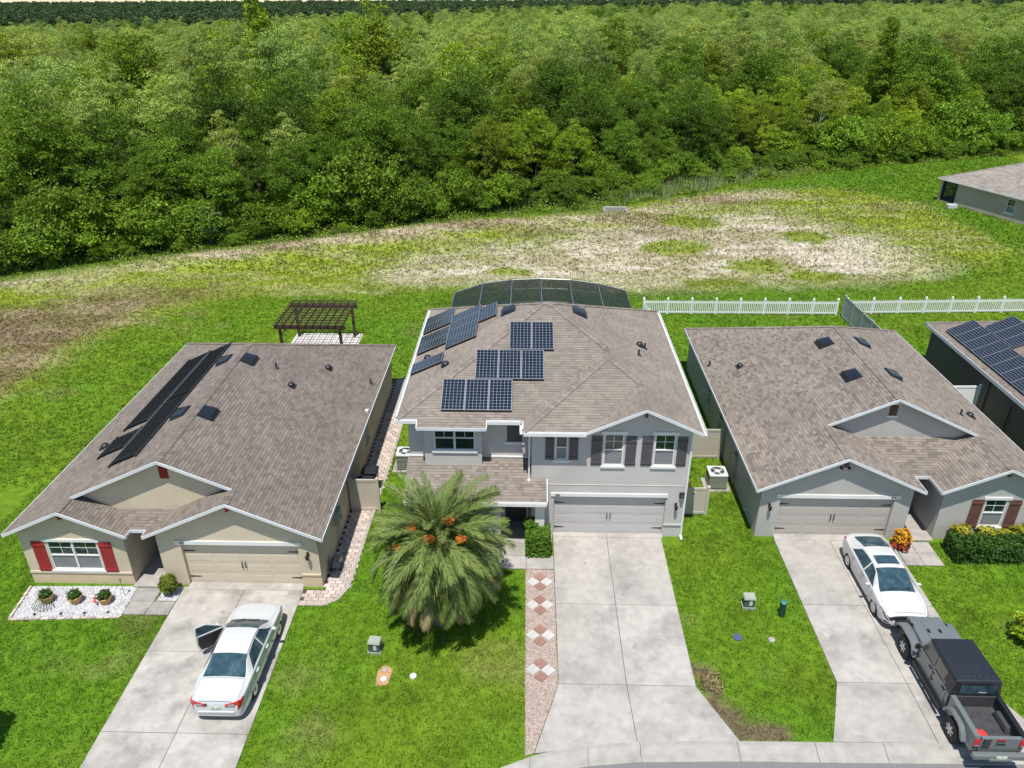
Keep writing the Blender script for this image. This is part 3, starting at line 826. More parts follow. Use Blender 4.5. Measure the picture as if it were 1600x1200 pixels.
    for j in range(6): vt.prism([(vc - .14, y0 + gw - .0355, vz - .24 + j * .08), (vc + .14, y0 + gw - .0355, vz - .24 + j * .08), (vc + .14, y0 + gw - .06, vz - .25 + j * .08), (vc - .14, y0 + gw - .06, vz - .25 + j * .08)], (0, 0, .05))
    vt.build('gable_vent', shutm, t)
    if num == '813':
        B('vent_trim', M['white_paint'], t, (vc - .26, vc + .26, y0 + gw - .05, y0 + gw - .001, vz + .285, vz + .37), (vc - .24, vc + .24, y0 + gw - .05, y0 + gw - .001, vz - .37, vz - .285))
    for j in range(2):                                # small brackets under the gable tips
        ar, aw = ((gr, g1), (wr, W - w0))[j]; z_ = ze + mp * aw / 2 - .17
        B('gable_bracket', shutm, t, (X(ar) - .06, X(ar) + .06, y0 + .05, yb - .002, z_ - .24, z_ - .02))
    # garage front
    garage_door(t, gl, gh, yb + .12, .03, 2.11, doorm)
    B('apron', M['concrete'], t, (gl, gh, y0 + .05, yb + .13, -.05, .05))
    B('garage_lintel', M['white_paint'], t, (gl - .2, gh + .2, yb - .05, yb - .001, 2.13, 2.31))
    number(t, num, (gl + .1) if num == '805' else (gh - .1), yb - .058, 2.17)
    window(t, (wa, yb, wz0), win_w, wz1 - wz0, win_units)
    sw = .5
    shutter(t, wa - win_w / 2 - .08 - sw, wa - win_w / 2 - .08, yb, wz0 - .08, wz1 + .0, shutm); shutter(t, wa + win_w / 2 + .08, wa + win_w / 2 + .08 + sw, yb, wz0 - .08, wz1 + .0, shutm)
    if lowband:
        B('ledge', M['white_paint'] if num == '809' else wallm, t, (wl, wh, yb - .045, yb - .001, .54, .63)); B('base_course', lowm, t, (wl - .002, wh + .002, yb - .012, yb - .001, .0, .538))
        o0, o1 = sorted((X(0 + i), (gl if sg > 0 else gh)))
        B('ledge', wallm, t, (o0, o1, yb - .045, yb - .001, .60, .69)); B('base_course', lowm, t, (o0 - .002, o1, yb - .012, yb - .001, 0, .598))
    wall_lamp(t, X(i + .42), yb, 1.72)
    return t, rf, dict(ze=ze, mp=mp, zr=zr, near=near, farp=farp)

# ------------------------------------------------------------------ left beige house
tL, rfL, hL = ranch_house('beige one storey house with red shutters and black pool heating mats', (-14.2, 32, 0), lambda a: -7.92 - a, 23.12, 12.58, 18.1, 7.05, 7.72, .95, .42,
    M['st_left'], M['st_left2'], M['sh_left'], M['garage_beige'], M['red_shutter'], '805', (-13.72, -9.04), 3, win_a=10.2)
zn = lambda a: 2.72 + .46 * a
for (x, y) in ((-13.75, 33.5), (-13.75, 28.14)): roof_vent(rfL, x, y, zn(-7.92 - x), 1)
for (x, y) in ((-15.17, 33.8), (-15.2, 28.5)): roof_vent(rfL, x, y, zn(x + 20.5), -1)
for (x, y) in ((-12.55, 33.7), (-8.39, 35.81)): pipe_vent(rfL, x, y, zn(-7.92 - x))
for (x, y) in ((-10.5, 35.59), (-11.57, 32.65)): dome_vent(rfL, x, y, zn(-7.92 - x))
dome_vent(rfL, -18.81, 28.3, zn(20.5 - 18.81))
B('roof_junction_box', M['metal_white'], rfL, (-8.15, -7.98, 32.9, 33.15, zn(.15) - .02, zn(.15) + .1))
# pool heating mats on the far slope: four black collectors, each with header pipes
lz = lambda x: 2.72 + .46 * (x + 20.5) + .06
set_off((-14.2, 32, 0))
def pool_collector(xa, xb, ya, yb):
    """xa lower edge, xb upper edge (up the slope), ya..yb along the roof"""
    m = MB()
    for x in (xa, xb): m.tube([(x, ya - .1, lz(x) + .02), (x, yb + .1, lz(x) + .02)], .04, 8)
    for y_ in (ya + .25, yb - .25): m.prism([(xa - .05, y_ - .02, lz(xa) + .045), (xb + .05, y_ - .02, lz(xb) + .045), (xb + .05, y_ + .02, lz(xb) + .045), (xa - .05, y_ + .02, lz(xa) + .045)], (0, 0, .006))
    t = m.build('pool_heating_collector', M['black_plastic'], tL)
    n = max(2, int(round((yb - ya) / 1.2)))
    for i in range(n):
        a, b = ya + (yb - ya) * i / n + .012, ya + (yb - ya) * (i + 1) / n - .012
        m = MB(); m.prism([(xa, a, lz(xa)), (xb, a, lz(xb)), (xb, b, lz(xb)), (xa, b, lz(xa))], (0, 0, .03))
        q = 6
        for j in range(q):
            y_ = a + (b - a) * (j + .5) / q; m.prism([(xa, y_ - .05, lz(xa) + .031), (xb, y_ - .05, lz(xb) + .031), (xb, y_ + .05, lz(xb) + .031), (xa, y_ + .05, lz(xa) + .031)], (0, 0, .008))
        m.build('mat', M['pool_mat'], t)
for a in ((-17.0, -15.78, 25.5, 30.9), (-17.0, -15.78, 31.0, 36.5), (-18.42, -17.2, 29.4, 36.7), (-18.45, -17.2, 27.1, 28.7)): pool_collector(*a)
m = MB(); m.tube([(-17.1, 25.4, lz(-17.1) + .02), (-17.1, 36.8, lz(-17.1) + .02)], .02, 6); m.build('feed_pipe', M['alu'], tL)

# ------------------------------------------------------------------ right grey house
tR, rfR, hR = ranch_house('grey one storey house with brown shutters and tan shingle roof', (16.4, 36, 0), lambda a: 9.84 + a, 26.8, 13.02, 17.35, 7.14, 7.8, 2.75, 1.2,
    M['st_right'], M['st_right'], M['sh_right'], M['garage_taupe'], M['brown_shutter'], '813', (11.02, 15.92), 5, lowband=False, win_w=.95, win_a=10.45, win_units=1, contr=1.15)
for (x, y) in ((15.4, 36.4), (15.4, 32.66)): roof_vent(rfR, x, y, zn(x - 9.84), -1)
for (x, y) in ((17.55, 36.7), (17.65, 33.1)): roof_vent(rfR, x, y, zn(22.86 - x), 1)
pipe_vent(rfR, 10.2, 38.5, zn(.36)); dome_vent(rfR, 11.5, 37.2, zn(1.66)); pipe_vent(rfR, 20.4, 31.5, zn(2.46)); dome_vent(rfR, 21.2, 32.05, zn(1.66))
set_off((16.4, 36, 0))
for s in (-.16, 0, .16):
    m = MB(); m.ball((13.41 + s, 26.98, 3.78 + (.1 if s == 0 else 0)), (.07, .11, .07), 8, 6); m.build('security_light', M['black_plastic'] if s else M['brown_shutter'], tR, smooth=True)
m = MB(); m.tube([(10.15, 31.2, 1.9), (10.1, 31.2, 2.3), (10.1, 31.15, 2.5)], .06, 8); m.box(10.0, 10.165, 30.95, 31.3, 1.25, 1.75); m.tube([(10.1, 31.1, .05), (10.1, 31.1, 1.3)], .03, 6); m.build('electric_meter', M['util_top'], tR)
m = MB(); m.tube([(10.17, 28.4, .5), (9.95, 28.4, .5)], .03, 6); m.tube([(9.98, 28.3, .56), (9.98, 28.5, .56)], .02, 6); m.build('hose_tap', M['metal_white'], tR)

# ------------------------------------------------------------------ middle two-storey house
HC = (.85, 33, 0)
tC = thing('two_storey_house', 'grey two storey house with charcoal shutters and tan hip roof', 'house', HC); set_off(HC)
ze, mp = 5.60, .46
xl, xr, yf, yb_, yw, xw = -5.5, 7.2, 27.5, 39.9, 26.6, -.15
yr = (yf + yb_) / 2; run = yr - yf; zr = ze + mp * run
ra, rb = xl + run, xr - run
wx_, wrun = (xw + xr) / 2, (xr - xw) / 2           # wing ridge
gx0 = 2.44; gxr = (gx0 + xr) / 2; grn = (xr - gx0) / 2
Fz = lambda x, y: (x, y, ze + mp * (y - yf)); Lz = lambda x, y: (x, y, ze + mp * (x - xl)); Rz = lambda x, y: (x, y, ze + mp * (xr - x))
WFz = lambda x, y: (x, y, ze + mp * (y - yw)); WLz = lambda x, y: (x, y, ze + mp * (x - xw)); GLz = lambda x, y: (x, y, ze + mp * (x - gx0)); Bz = lambda x, y: (x, y, ze + mp * (yb_ - y))
bx0, bx1, byd = -4.62, -1.72, .38
ha = (wx_, yf + wrun)                               # valley top
groups = [
    [[Fz(xl, yf), Fz(xw, yf), Fz(*ha), Fz(rb, yr), Fz(ra, yr)], [Fz(bx0, yf - byd), Fz(bx1, yf - byd), Fz(bx1, yf), Fz(bx0, yf)]],
    [[Lz(xl, yb_), Lz(xl, yf), Lz(ra, yr)]],
    [[Rz(xr, yw), Rz(xr, yb_), Rz(rb, yr), Rz(wx_, ha[1]), Rz(wx_, yw + wrun), Rz(gxr, yw + grn), Rz(gxr, yw)]],
    [[WLz(xw, yw), WLz(wx_, yw + wrun), WLz(*ha), WLz(xw, yf)]],
    [[WFz(xw, yw), WFz(gx0, yw), WFz(gxr, yw + grn), WFz(wx_, yw + wrun)]],
    [[GLz(gx0, yw), GLz(gxr, yw), GLz(gxr, yw + grn)]],
    [[Bz(xr, yb_), Bz(xl, yb_), Bz(ra, yr), Bz(rb, yr)]]]
# the right slope is not convex where the hips meet it: split it
groups[2] = [[Rz(xr, yw), Rz(xr, yw + grn), Rz(gxr, yw + grn), Rz(gxr, yw)], [Rz(xr, yw + grn), Rz(xr, yw + wrun), Rz(wx_, yw + wrun), Rz(gxr, yw + grn)], [Rz(xr, yw + wrun), Rz(xr, ha[1]), Rz(wx_, ha[1]), Rz(wx_, yw + wrun)], [Rz(xr, ha[1]), Rz(xr, yb_), Rz(rb, yr), Rz(wx_, ha[1])]]
rfC = roof_deck(groups, M['sh_mid'], tC)
shingle_roof(groups, [(Fz(xl, yf), Fz(ra, yr)), (Fz(ra, yr), Fz(rb, yr)), (Rz(wx_, ha[1]), Fz(rb, yr)), (Rz(wx_, yw + wrun), Rz(wx_, ha[1])), (WFz(xw, yw), WFz(wx_, yw + wrun)), (Rz(gxr, yw + grn), Rz(wx_, yw + wrun)), (GLz(gxr, yw), GLz(gxr, yw + grn)), (Lz(xl, yb_), Lz(ra, yr)), (Rz(xr, yb_), Rz(rb, yr))], M['sh_mid'], rfC, 8, contrast=.6)
for p, q, o in ((Fz(xl, yf), Fz(bx0, yf), (0, -1, 0)), (Fz(bx0, yf - byd), Fz(bx1, yf - byd), (0, -1, 0)), (Fz(bx1, yf), Fz(xw, yf), (0, -1, 0)), (WFz(xw, yw), WFz(gx0, yw), (0, -1, 0)),
                (GLz(gx0, yw), GLz(gxr, yw), (0, -1, 0)), (Rz(gxr, yw), Rz(xr, yw), (0, -1, 0)), (Rz(xr, yw), Rz(xr, yb_), (1, 0, 0)), (Lz(xl, yf), Lz(xl, yb_), (-1, 0, 0)), (WLz(xw, yw), WLz(xw, yf), (-1, 0, 0)), (Fz(bx0, yf - byd), Fz(bx0, yf), (-1, 0, 0)), (Fz(bx1, yf - byd), Fz(bx1, yf), (1, 0, 0))):
    fascia(tC, p, q, o)
for p, q, o in ((Fz(xl, yf), Fz(bx0 - .05, yf), (0, -1, 0)), (Fz(bx1 + .05, yf), Fz(xw - .16, yf), (0, -1, 0)), (WFz(xw, yw), WFz(gx0 - .02, yw), (0, -1, 0)), (Rz(xr, yw + .05), Rz(xr, yb_), (1, 0, 0)), (Lz(xl, yf + .02), Lz(xl, yb_), (-1, 0, 0)), (WLz(xw, yw), WLz(xw, yf - .17), (-1, 0, 0))): gutter(tC, p, q, o)
S = M['st_mid']
yg, yu, ybay = 27.02, 27.92, 27.55                 # garage front, upper left front, bay front
hz = ze - .02
# garage wing: lower storey with door, upper storey with three windows, gable on the right
W1, W2, W3 = (1.19, 1.72), (3.22, 4.05), (5.33, 6.2)
wall(tC, S, 'y', yg, .2, 6.82, 0, 2.72, 1, [(1.2, 6.06, 0, 2.13)])
wall(tC, S, 'y', yg + .012, .205, 6.815, 2.72, hz + .1, 1, [(W1[0], W1[1], 3.98, 5.2), (W2[0], W2[1], 3.72, 5.28), (W3[0], W3[1], 3.72, 5.28)], top=[(gx0 + .6, hz + .1), (gxr, ze + mp * grn - .16)])
B('belt_course', S, tC, (.195, 6.825, yg - .012, yg + .3, 2.705, 2.735))
wall(tC, S, 'x', 6.82, yg + .001, yb_ - .35, 0, hz + .12, -1)
wall(tC, S, 'x', .2, yg + .3, yu + .2, 0, hz + .1, 1)
wall(tC, S, 'y', yu, xl + .38, .2, 3.3, hz + .15, 1, [(-3.98, -2.22, 4.05, 5.28), (-.86, -.22, 4.3, 5.35)])
wall(tC, S, 'x', xl + .38, yu + .2, yb_ - .35, 0, hz + .12, 1); wall(tC, S, 'y', yb_ - .35, xl + .58, 6.62, 0, hz + .1, -1)
wall(tC, S, 'y', yu + .02, xl + .39, .199, 0, 3.3, 1, [(-4.6, -3.3, .8, 2.2)])
# shallow bay round the paired window
wall(tC, S, 'y', ybay, bx0 + .22, bx1 - .22, 3.3, hz + .02, 1, [(-3.98, -2.22, 4.05, 5.28)], t=.37)
window(tC, (-3.1, ybay, 4.05), 1.76, 1.23, 2, screens=False, head=False)
for w_, z0, z1 in ((W1, 3.98, 5.2), (W2, 3.72, 5.28), (W3, 3.72, 5.28)):
    window(tC, (sum(w_) / 2, yg + .012, z0), w_[1] - w_[0], z1 - z0, 1, grid=(w_ is not W1), head=(w_ is not W1))
D_ = M['dark_shutter']
for a, b, z0, z1 in ((.78, 1.14, 4.0, 5.2), (1.77, 2.15, 4.0, 5.2), (2.7, 3.15, 3.76, 5.2), (4.13, 4.58, 3.76, 5.2), (4.8, 5.26, 3.76, 5.2), (6.28, 6.7, 3.76, 5.2)): shutter(tC, a, b, yg + .012, z0, z1, D_, (.06, .80))
o = B('false_window', D_, tC, (-.85, -.23, yu + .03, yu + .07, 4.3, 5.35)); B('sill', M['white_paint'], o, (-.98, -.1, yu - .06, yu - .001, 4.2, 4.297))
B('gable_bracket', D_, tC, (gxr - .06, gxr + .06, yw + .05, yg - .002, 6.28, 6.5))
garage_door(tC, 1.2, 6.06, yg + .12, .03, 2.11, M['garage_grey'])
B('apron', M['concrete'], tC, (1.2, 6.06, yg - .17, yg + .13, -.05, .05))
B('garage_lintel', M['white_paint'], tC, (1.06, 6.12, yg - .05, yg - .001, 2.132, 2.30)); number(tC, '809', 1.36, yg - .058, 2.16)
B('ledge', S, tC, (6.062, 6.83, yg - .045, yg - .001, .62, .70)); wall_lamp(tC, 6.5, yg, 1.75)
m = MB(); m.box(6.6, 6.8, yg - .1, yg - .001, 2.15, 2.4); m.ball((6.7, yg - .14, 2.28), (.08, .1, .08), 8, 6); m.build('security_light', M['black_plastic'], tC, smooth=True)
for x, y_, z0, z1 in ((6.86, yg - .03, .05, 5.45), (.1, yg + .1, 2.95, 5.45)):
    m = MB(); m.box(x - .04, x + .04, y_ - .05, y_ + .03, z0 + .1, z1); m.box(x - .05, x + .05, y_ - .28, y_ + .02, z0, z0 + .08); m.build('downspout', M['white_paint'], tC)
# porch: shed roof, column, dark recess, door
zp = lambda y: 3.02 - .52 * (27.02 - y)
P1 = [[(-5.2, 26.02, zp(26.02)), (.86, 26.02, zp(26.02)), (.86, 27.01, zp(27.01)), (-5.2, 27.01, zp(27.01))], [(-5.2, 27.01, zp(27.01)), (.19, 27.01, zp(27.01)), (.19, 27.9, zp(27.9)), (-5.2, 27.9, zp(27.9))]]
pr = roof_deck([P1], M['sh_mid'], tC, 'porch_roof', .12); shingle_roof([P1], [], M['sh_mid'], pr, 12)
fascia(tC, (-5.2, 26.02, zp(26.02)), (.86, 26.02, zp(26.02)), (0, -1, 0)); fascia(tC, (.86, 26.02, zp(26.02)), (.86, 27.0, zp(27.0)), (1, 0, 0)); gutter(tC, (-5.2, 26.02, zp(26.02)), (.86, 26.02, zp(26.02)), (0, -1, 0))
B('roof_flashing', M['white_paint'], tC, (-5.1, -2.9, yu - .06, yu - .002, zp(27.9) + .04, zp(27.9) + .1), (-1.6, .15, yu - .06, yu - .002, zp(27.9) + .04, zp(27.9) + .1))
B('porch_ceiling', M['white_paint'], tC, (-5.1, .8, 26.1, 27.9, 2.26, 2.32))
m = MB(); m.box(.38, .78, 26.15, 26.55, 0, 2.26); m.box(.33, .83, 26.1, 26.6, 0, .12); m.build('porch_column', M['white_paint'], tC)
m = MB(); m.box(-1.5, -1.1, 26.15, 26.55, 0, 2.26); m.box(-1.55, -1.05, 26.1, 26.6, 0, .12); m.build('porch_column', S, tC)
wall(tC, S, 'y', 26.3, -5.1, -1.5, 0, 2.26, 1, [(-4.3, -2.5, .8, 2.1)]); window(tC, (-3.4, 26.3, .8), 1.8, 1.3, 2)
B('porch_floor', M['walk_grey'], tC, (-1.5, 1.15, 26.35, 27.0, -.05, .06), (-1.5, .19, 27.0, 27.93, -.05, .06))
dd = B('entry_door', M['dark_door'], tC, (-.95, .0, 27.87, 27.93, .07, 2.15)); B('door_frame', M['white_paint'], dd, (-1.04, -.953, 27.85, 27.93, .07, 2.24), (.003, .09, 27.85, 27.93, .07, 2.24), (-.953, .003, 27.85, 27.93, 2.153, 2.24))
# roof fittings
for (x, y) in ((-1.0, 34.6),): roof_vent(rfC, x, y, Lz(x, y)[2], -1)
for (x, y) in ((2.5, 34.2),): roof_vent(rfC, x, y, Rz(x, y)[2], 1)
dome_vent(rfC, 5.35, 33.3, Rz(5.35, 0)[2]); pipe_vent(rfC, 5.6, 33.2, Rz(5.6, 0)[2]); pipe_vent(rfC, 5.14, 32, Rz(5.14, 0)[2])
dome_vent(rfC, -3.75, 31.05, Lz(-3.75, 0)[2]); dome_vent(rfC, -4.8, 32.7, Lz(-4.8, 0)[2])

# ------------------------------------------------------------------ solar panels (each a thing with frame, backsheet, cells)
def panel_meshes(nx=6, ny=10, w=.998, h=1.655, s=.98):
    fr = MB(); t = .018; z0, z1 = 0, .04
    fr.box(-w / 2, w / 2, -h / 2, -h / 2 + t, z0, z1); fr.box(-w / 2, w / 2, h / 2 - t, h / 2, z0, z1); fr.box(-w / 2, -w / 2 + t, -h / 2 + t, h / 2 - t, z0, z1); fr.box(w / 2 - t, w / 2, -h / 2 + t, h / 2 - t, z0, z1)
    bs = MB(); bs.box(-w / 2 + t, w / 2 - t, -h / 2 + t, h / 2 - t, .01, .033)
    ce = MB(); cw, ch = (w - 2 * t - .02) / nx, (h - 2 * t - .02) / ny; g_ = .010; c = .022
    for i in range(nx):
        for j in range(ny):
            x0, y0 = -w / 2 + t + .01 + i * cw + g_ / 2, -h / 2 + t + .01 + j * ch + g_ / 2; x1, y1 = x0 + cw - g_, y0 + ch - g_
            ce.face([(x0 + c, y0, .0355), (x1 - c, y0, .0355), (x1, y0 + c, .0355), (x1, y1 - c, .0355), (x1 - c, y1, .0355), (x0 + c, y1, .0355), (x0, y1 - c, .0355), (x0, y0 + c, .0355)])
    sk = MB(); sk.box(-w / 2 + .02, w / 2 - .02, -h / 2 + .015, -h / 2 + .03, -.09, -.002)
    for x in (-.3, .3): sk.box(x - .02, x + .02, -h / 2 + .03, h / 2 - .03, -.09, -.003)
    z = (0, 0, 0)
    return [('frame', fr.mesh('frame', M['alu'], off=z)), ('backsheet', bs.mesh('backsheet', M['backsheet'], off=z)), ('cells', ce.mesh('cells', M['cell'], off=z)), ('mounting_rail', sk.mesh('mounting_rail', M['black_iron'], off=z))]
PM = panel_meshes()
def solar_panel(c, up, side, house):
    """c on the roof plane; up = upslope direction, side = along the eave"""
    up, side = Vector(up).normalized(), Vector(side).normalized(); n = side.cross(up)
    t = link('solar_panel', PM[0][1], house, Vector(c) + n * .115 - house.location, Matrix((side, up, n)).transposed().to_euler())
    for nm, me_ in PM[1:]:
        o = link(nm, me_, t)
        if nm == 'cells': o['kind'] = 'stuff'
    return t
upF = Vector((0, 1, mp)).normalized(); sl = math.sqrt(1 + mp * mp)
for (x0, y0, n) in ((-3.68, 27.88, 3), (-2.31, 29.42, 3), (-.85, 30.97, 2)):
    for k in range(n):
        y = y0 + .5 * 1.66 / sl; solar_panel(Fz(x0 + .505 + 1.01 * k, y), upF, (1, 0, 0), tC)
upL = Vector((1, 0, mp)).normalized()
def left_row(x0, ys_):
    for y in ys_: solar_panel(Lz(x0 + .5 * 1.66 / sl, y), upL, (0, -1, 0), tC)
left_row(-5.42, (36.55, 37.55))
left_row(-5.42, (34.05, 35.05))
left_row(-5.42, (31.9,))
left_row(-3.92, (33.3, 34.3, 35.3, 36.3))
solar_panel(Lz(-1.98, 35.3), (0, 1, 0), (1, 0, mp), tC)

# ------------------------------------------------------------------ brown house at the right, partly in view
H4 = (31.8, 33, 0); set_off(H4)
t4 = thing('ranch_house', 'dark brown house with rows of solar panels behind the grey house', 'house', H4)
e0, e1, f0, f1, z4 = 25.42, 38.2, 22.0, 45.4, 2.75
rc = (e0 + e1) / 2; hw = rc - e0
n4 = lambda x, y: (x, y, z4 + mp * (x - e0)); r4 = lambda x, y: (x, y, z4 + mp * (e1 - x)); b4 = lambda x, y: (x, y, z4 + mp * (f1 - y)); q4 = lambda x, y: (x, y, z4 + mp * (y - f0))
G4 = [[[n4(e0, f1), n4(e0, f0), n4(rc, f0 + hw), n4(rc, f1 - hw)]], [[r4(e1, f0), r4(e1, f1), r4(rc, f1 - hw), r4(rc, f0 + hw)]], [[b4(e1, f1), b4(e0, f1), b4(rc, f1 - hw)]], [[q4(e0, f0), q4(e1, f0), q4(rc, f0 + hw)]]]
rf4 = roof_deck(G4, M['sh_right'], t4); shingle_roof(G4, [(n4(e0, f1), n4(rc, f1 - hw)), (n4(rc, f0 + hw), n4(rc, f1 - hw))], M['sh_right'], rf4, 21)
for p, q, o in ((n4(e0, f0), n4(e0, f1), (-1, 0, 0)), (n4(e0, f1), r4(e1, f1), (0, 1, 0)), (n4(e0, f0), r4(e1, f0), (0, -1, 0)), (r4(e1, f0), r4(e1, f1), (1, 0, 0))): fascia(t4, p, q, o, M['fascia_grey'], h=.2)
wall(t4, M['st_brown'], 'x', e0 + .33, f0 + .33, f1 - .33, 0, z4 + .05, 1); wall(t4, M['st_brown'], 'y', f1 - .33, e0 + .53, e1 - .33, 0, z4 + .05, -1); wall(t4, M['st_brown'], 'y', f0 + .33, e0 + .53, e1 - .33, 0, z4 + .05, 1); wall(t4, M['st_brown'], 'x', e1 - .33, f0 + .53, f1 - .53, 0, z4 + .05, -1)
m = MB(); m.box(e0 + .22, e0 + .32, 38.0, 38.1, .1, z4 - .15); m.build('downspout', M['st_brown'], t4)
m = MB(); m.tube([(e0 + .27, 35.8, .1), (e0 + .27, 35.8, 2.0)], .035, 8); m.build('conduit', M['bronze'], t4)
up4 = Vector((1, 0, mp)).normalized()
for r_, (xa, ys4) in enumerate(((25.75, [43.05 - 1.01 * k for k in range(9)]), (27.32, [41.95 - 1.01 * k for k in range(3)] + [37.9 - 1.01 * k for k in range(3)]))):
    for y in ys4: solar_panel(n4(xa + .5 * 1.66 / sl + .02, y), up4, (0, -1, 0), t4)

# ------------------------------------------------------------------ far house beyond the field, turned towards the camera
HF = (48.73, 84.42, 0)
tF = thing('far_house', 'pale taupe house with grey roof beyond the grass field', 'house', HF, math.atan2(-.931, .364)); set_off((0, 0, 0))
zf, Lf, Wf = 2.55, 22.0, 13.0                       # local: x along the long wall to the right, y away from the viewer
x0, x1, y0, y1 = -4.9, Lf - 4.9, -.35, Wf
yc = (y0 + y1) / 2; hw = yc - y0
ff = lambda x, y: (x, y, zf + .42 * (y - y0)); bb = lambda x, y: (x, y, zf + .42 * (y1 - y)); ll = lambda x, y: (x, y, zf + .42 * (x - x0)); rr_ = lambda x, y: (x, y, zf + .42 * (x1 - x))
GF = [[[ff(x0, y0), ff(x1, y0), ff(x1 - hw, yc), ff(x0 + hw, yc)]], [[bb(x1, y1), bb(x0, y1), bb(x0 + hw, yc), bb(x1 - hw, yc)]], [[ll(x0, y1), ll(x0, y0), ll(x0 + hw, yc)]], [[rr_(x1, y0), rr_(x1, y1), rr_(x1 - hw, yc)]]]
rfF = roof_deck(GF, M['sh_far'], tF); shingle_roof(GF, [(ff(x0, y0), ff(x0 + hw, yc)), (ff(x0 + hw, yc), ff(x1 - hw, yc))], M['sh_far'], rfF, 31, expo=.2, wlo=.3, whi=.7)
for p, q, o in ((ff(x0, y0), ff(x1, y0), (0, -1, 0)), (ll(x0, y0), ll(x0, y1), (-1, 0, 0)), (bb(x0, y1), bb(x1, y1), (0, 1, 0)), (rr_(x1, y0), rr_(x1, y1), (1, 0, 0))): fascia(tF, p, q, o, M['fascia_grey'])
wall(tF, M['st_far'], 'y', 0, x0 + .35, x1 - .35, 0, zf + .05, 1, [(x0 + .6, x0 + 2.6, .1, 2.45), (4.0, 4.95, .75, 2.2)])
wall(tF, M['st_far'], 'x', x0 + .35, .2, y1 - .35, 0, zf + .05, 1, [(.6, 4.2, .1, 2.45)])
wall(tF, M['st_far'], 'x', x1 - .35, .2, y1 - .35, 0, zf + .05, -1); wall(tF, M['st_far'], 'y', y1 - .35, x0 + .55, x1 - .55, 0, zf + .05, -1)
window(tF, (4.475, 0, .75), .95, 1.45, 1, head=False)
fr = B('screen_frame', M['bronze'], tF, (x0 + .6, x0 + .68, .02, .1, .1, 2.45), (x0 + 2.52, x0 + 2.6, .02, .1, .1, 2.45), (x0 + .68, x0 + 2.52, .02, .1, .1, .2), (x0 + .68, x0 + 2.52, .02, .1, 2.36, 2.45))
B('screen_panel', M['screen'], fr, (x0 + .68, x0 + 2.52, .05, .056, .2, 2.36))
fr = B('screen_frame', M['bronze'], tF, (x0 + .37, x0 + .45, .6, .68, .1, 2.45), (x0 + .37, x0 + .45, 2.3, 2.38, .1, 2.45), (x0 + .37, x0 + .45, 4.12, 4.2, .1, 2.45), (x0 + .37, x0 + .45, .68, 2.3, 1.2, 1.27), (x0 + .37, x0 + .45, 2.38, 4.12, 1.2, 1.27))
B('lanai_floor', M['walk_grey'], tF, (x0 + .37, x0 + 3.6, .21, 4.3, -.05, .08)); B('lanai_back_wall', M['st_far'], tF, (x0 + 3.6, x0 + 3.75, .21, 4.4, 0, zf)); B('lanai_back_wall', M['st_far'], tF, (x0 + .6, x0 + 3.59, 4.25, 4.4, 0, zf))

# ------------------------------------------------------------------ pool cage behind the middle house
set_off((.9, 46, 0))
tc_ = thing('pool_cage', 'dark screened pool enclosure behind the two storey house', 'pool enclosure', (.9, 46, 0))
V = [(-5.15, 40.0), (-5.15, 50.1), (-3.3, 52.0), (-1.2, 52.85), (.9, 53.15), (3.0, 52.95), (5.0, 52.2), (6.85, 50.8), (6.85, 40.0)]
hc = 2.72
def bar(name, p, q, r, mat_=None, parent=None):
    p, q = Vector(p), Vector(q); d = (q - p).normalized(); m = MB()
    m.tube([p, q], r, 4); return m.build(name, mat_ or M['cage_alu'], parent)
for i in range(len(V)):
    a = V[i]
    bar('post', (*a, 0), (*a, hc), .05, parent=tc_)
    if i:
        b = V[i - 1]
        for z, r in ((.04, .04), (.95, .032), (2.0, .032), (hc, .055)): bar('rail', (*b, z), (*a, z), r, parent=tc_)
        m = MB(); m.face([(*b, .04), (*a, .04), (*a, hc), (*b, hc)]); m.build('screen_panel', M['screen'], tc_)
for i in range(2, 7):
    bar('roof_beam', (*V[i], hc), (V[i][0], 40.0, hc + .5), .05, parent=tc_)
for y in (43.5, 47.2):
    bar('purlin', (-5.15, y, hc + .05), (6.85, y, hc + .05), .035, parent=tc_)
bar('brace', (-1.2, 52.8, hc), (.9, 49.5, hc), .035, parent=tc_); bar('brace', (3.0, 52.9, hc), (.9, 49.5, hc), .035, parent=tc_)
for i in range(1, 7):
    m = MB(); a, b = V[i], V[i + 1]
    m.face([(*a, hc + .03), (*b, hc + .03), (b[0], 40.0, hc + .52), (a[0], 40.0, hc + .52)]); m.build('roof_screen', M['screen'], tc_)
m = MB(); m.prism([(x, y, -.1) for x, y in V], (0, 0, .16)); tag(m.build('pool_deck', M['pale_paver'], off=(0, 0, 0)), kind='structure')

# ------------------------------------------------------------------ pergola on its paver pad
set_off((-14.0, 46.6, 0))
tg = thing('pergola', 'dark brown wooden pergola on the lawn behind the beige house', 'pergola', (-14.0, 46.6, 0))
W_ = M['pergola_wood']
xa, xb, ya, yb2 = -16.05, -12.15, 44.75, 48.45
for (x, y) in ((xa, ya), (xb, ya), (xa, yb2), (xb, yb2)): B('post', W_, tg, (x - .08, x + .08, y - .08, y + .08, 0, 2.3))
for y in (ya, yb2):
    for d in (-.11, .085): B('beam', W_, tg, (xa - .35, xb + .35, y + d, y + d + .04, 2.2, 2.4))
k = 10
for i in range(k):
    x = xa - .2 + (xb - xa + .4) * i / (k - 1); B('rafter', W_, tg, (x - .022, x + .022, ya - .4, yb2 + .4, 2.402, 2.54))
k = 11
for i in range(k):
    y = ya - .3 + (yb2 - ya + .6) * i / (k - 1); B('slat', W_, tg, (xa - .35, xb + .35, y - .03, y + .03, 2.542, 2.60))
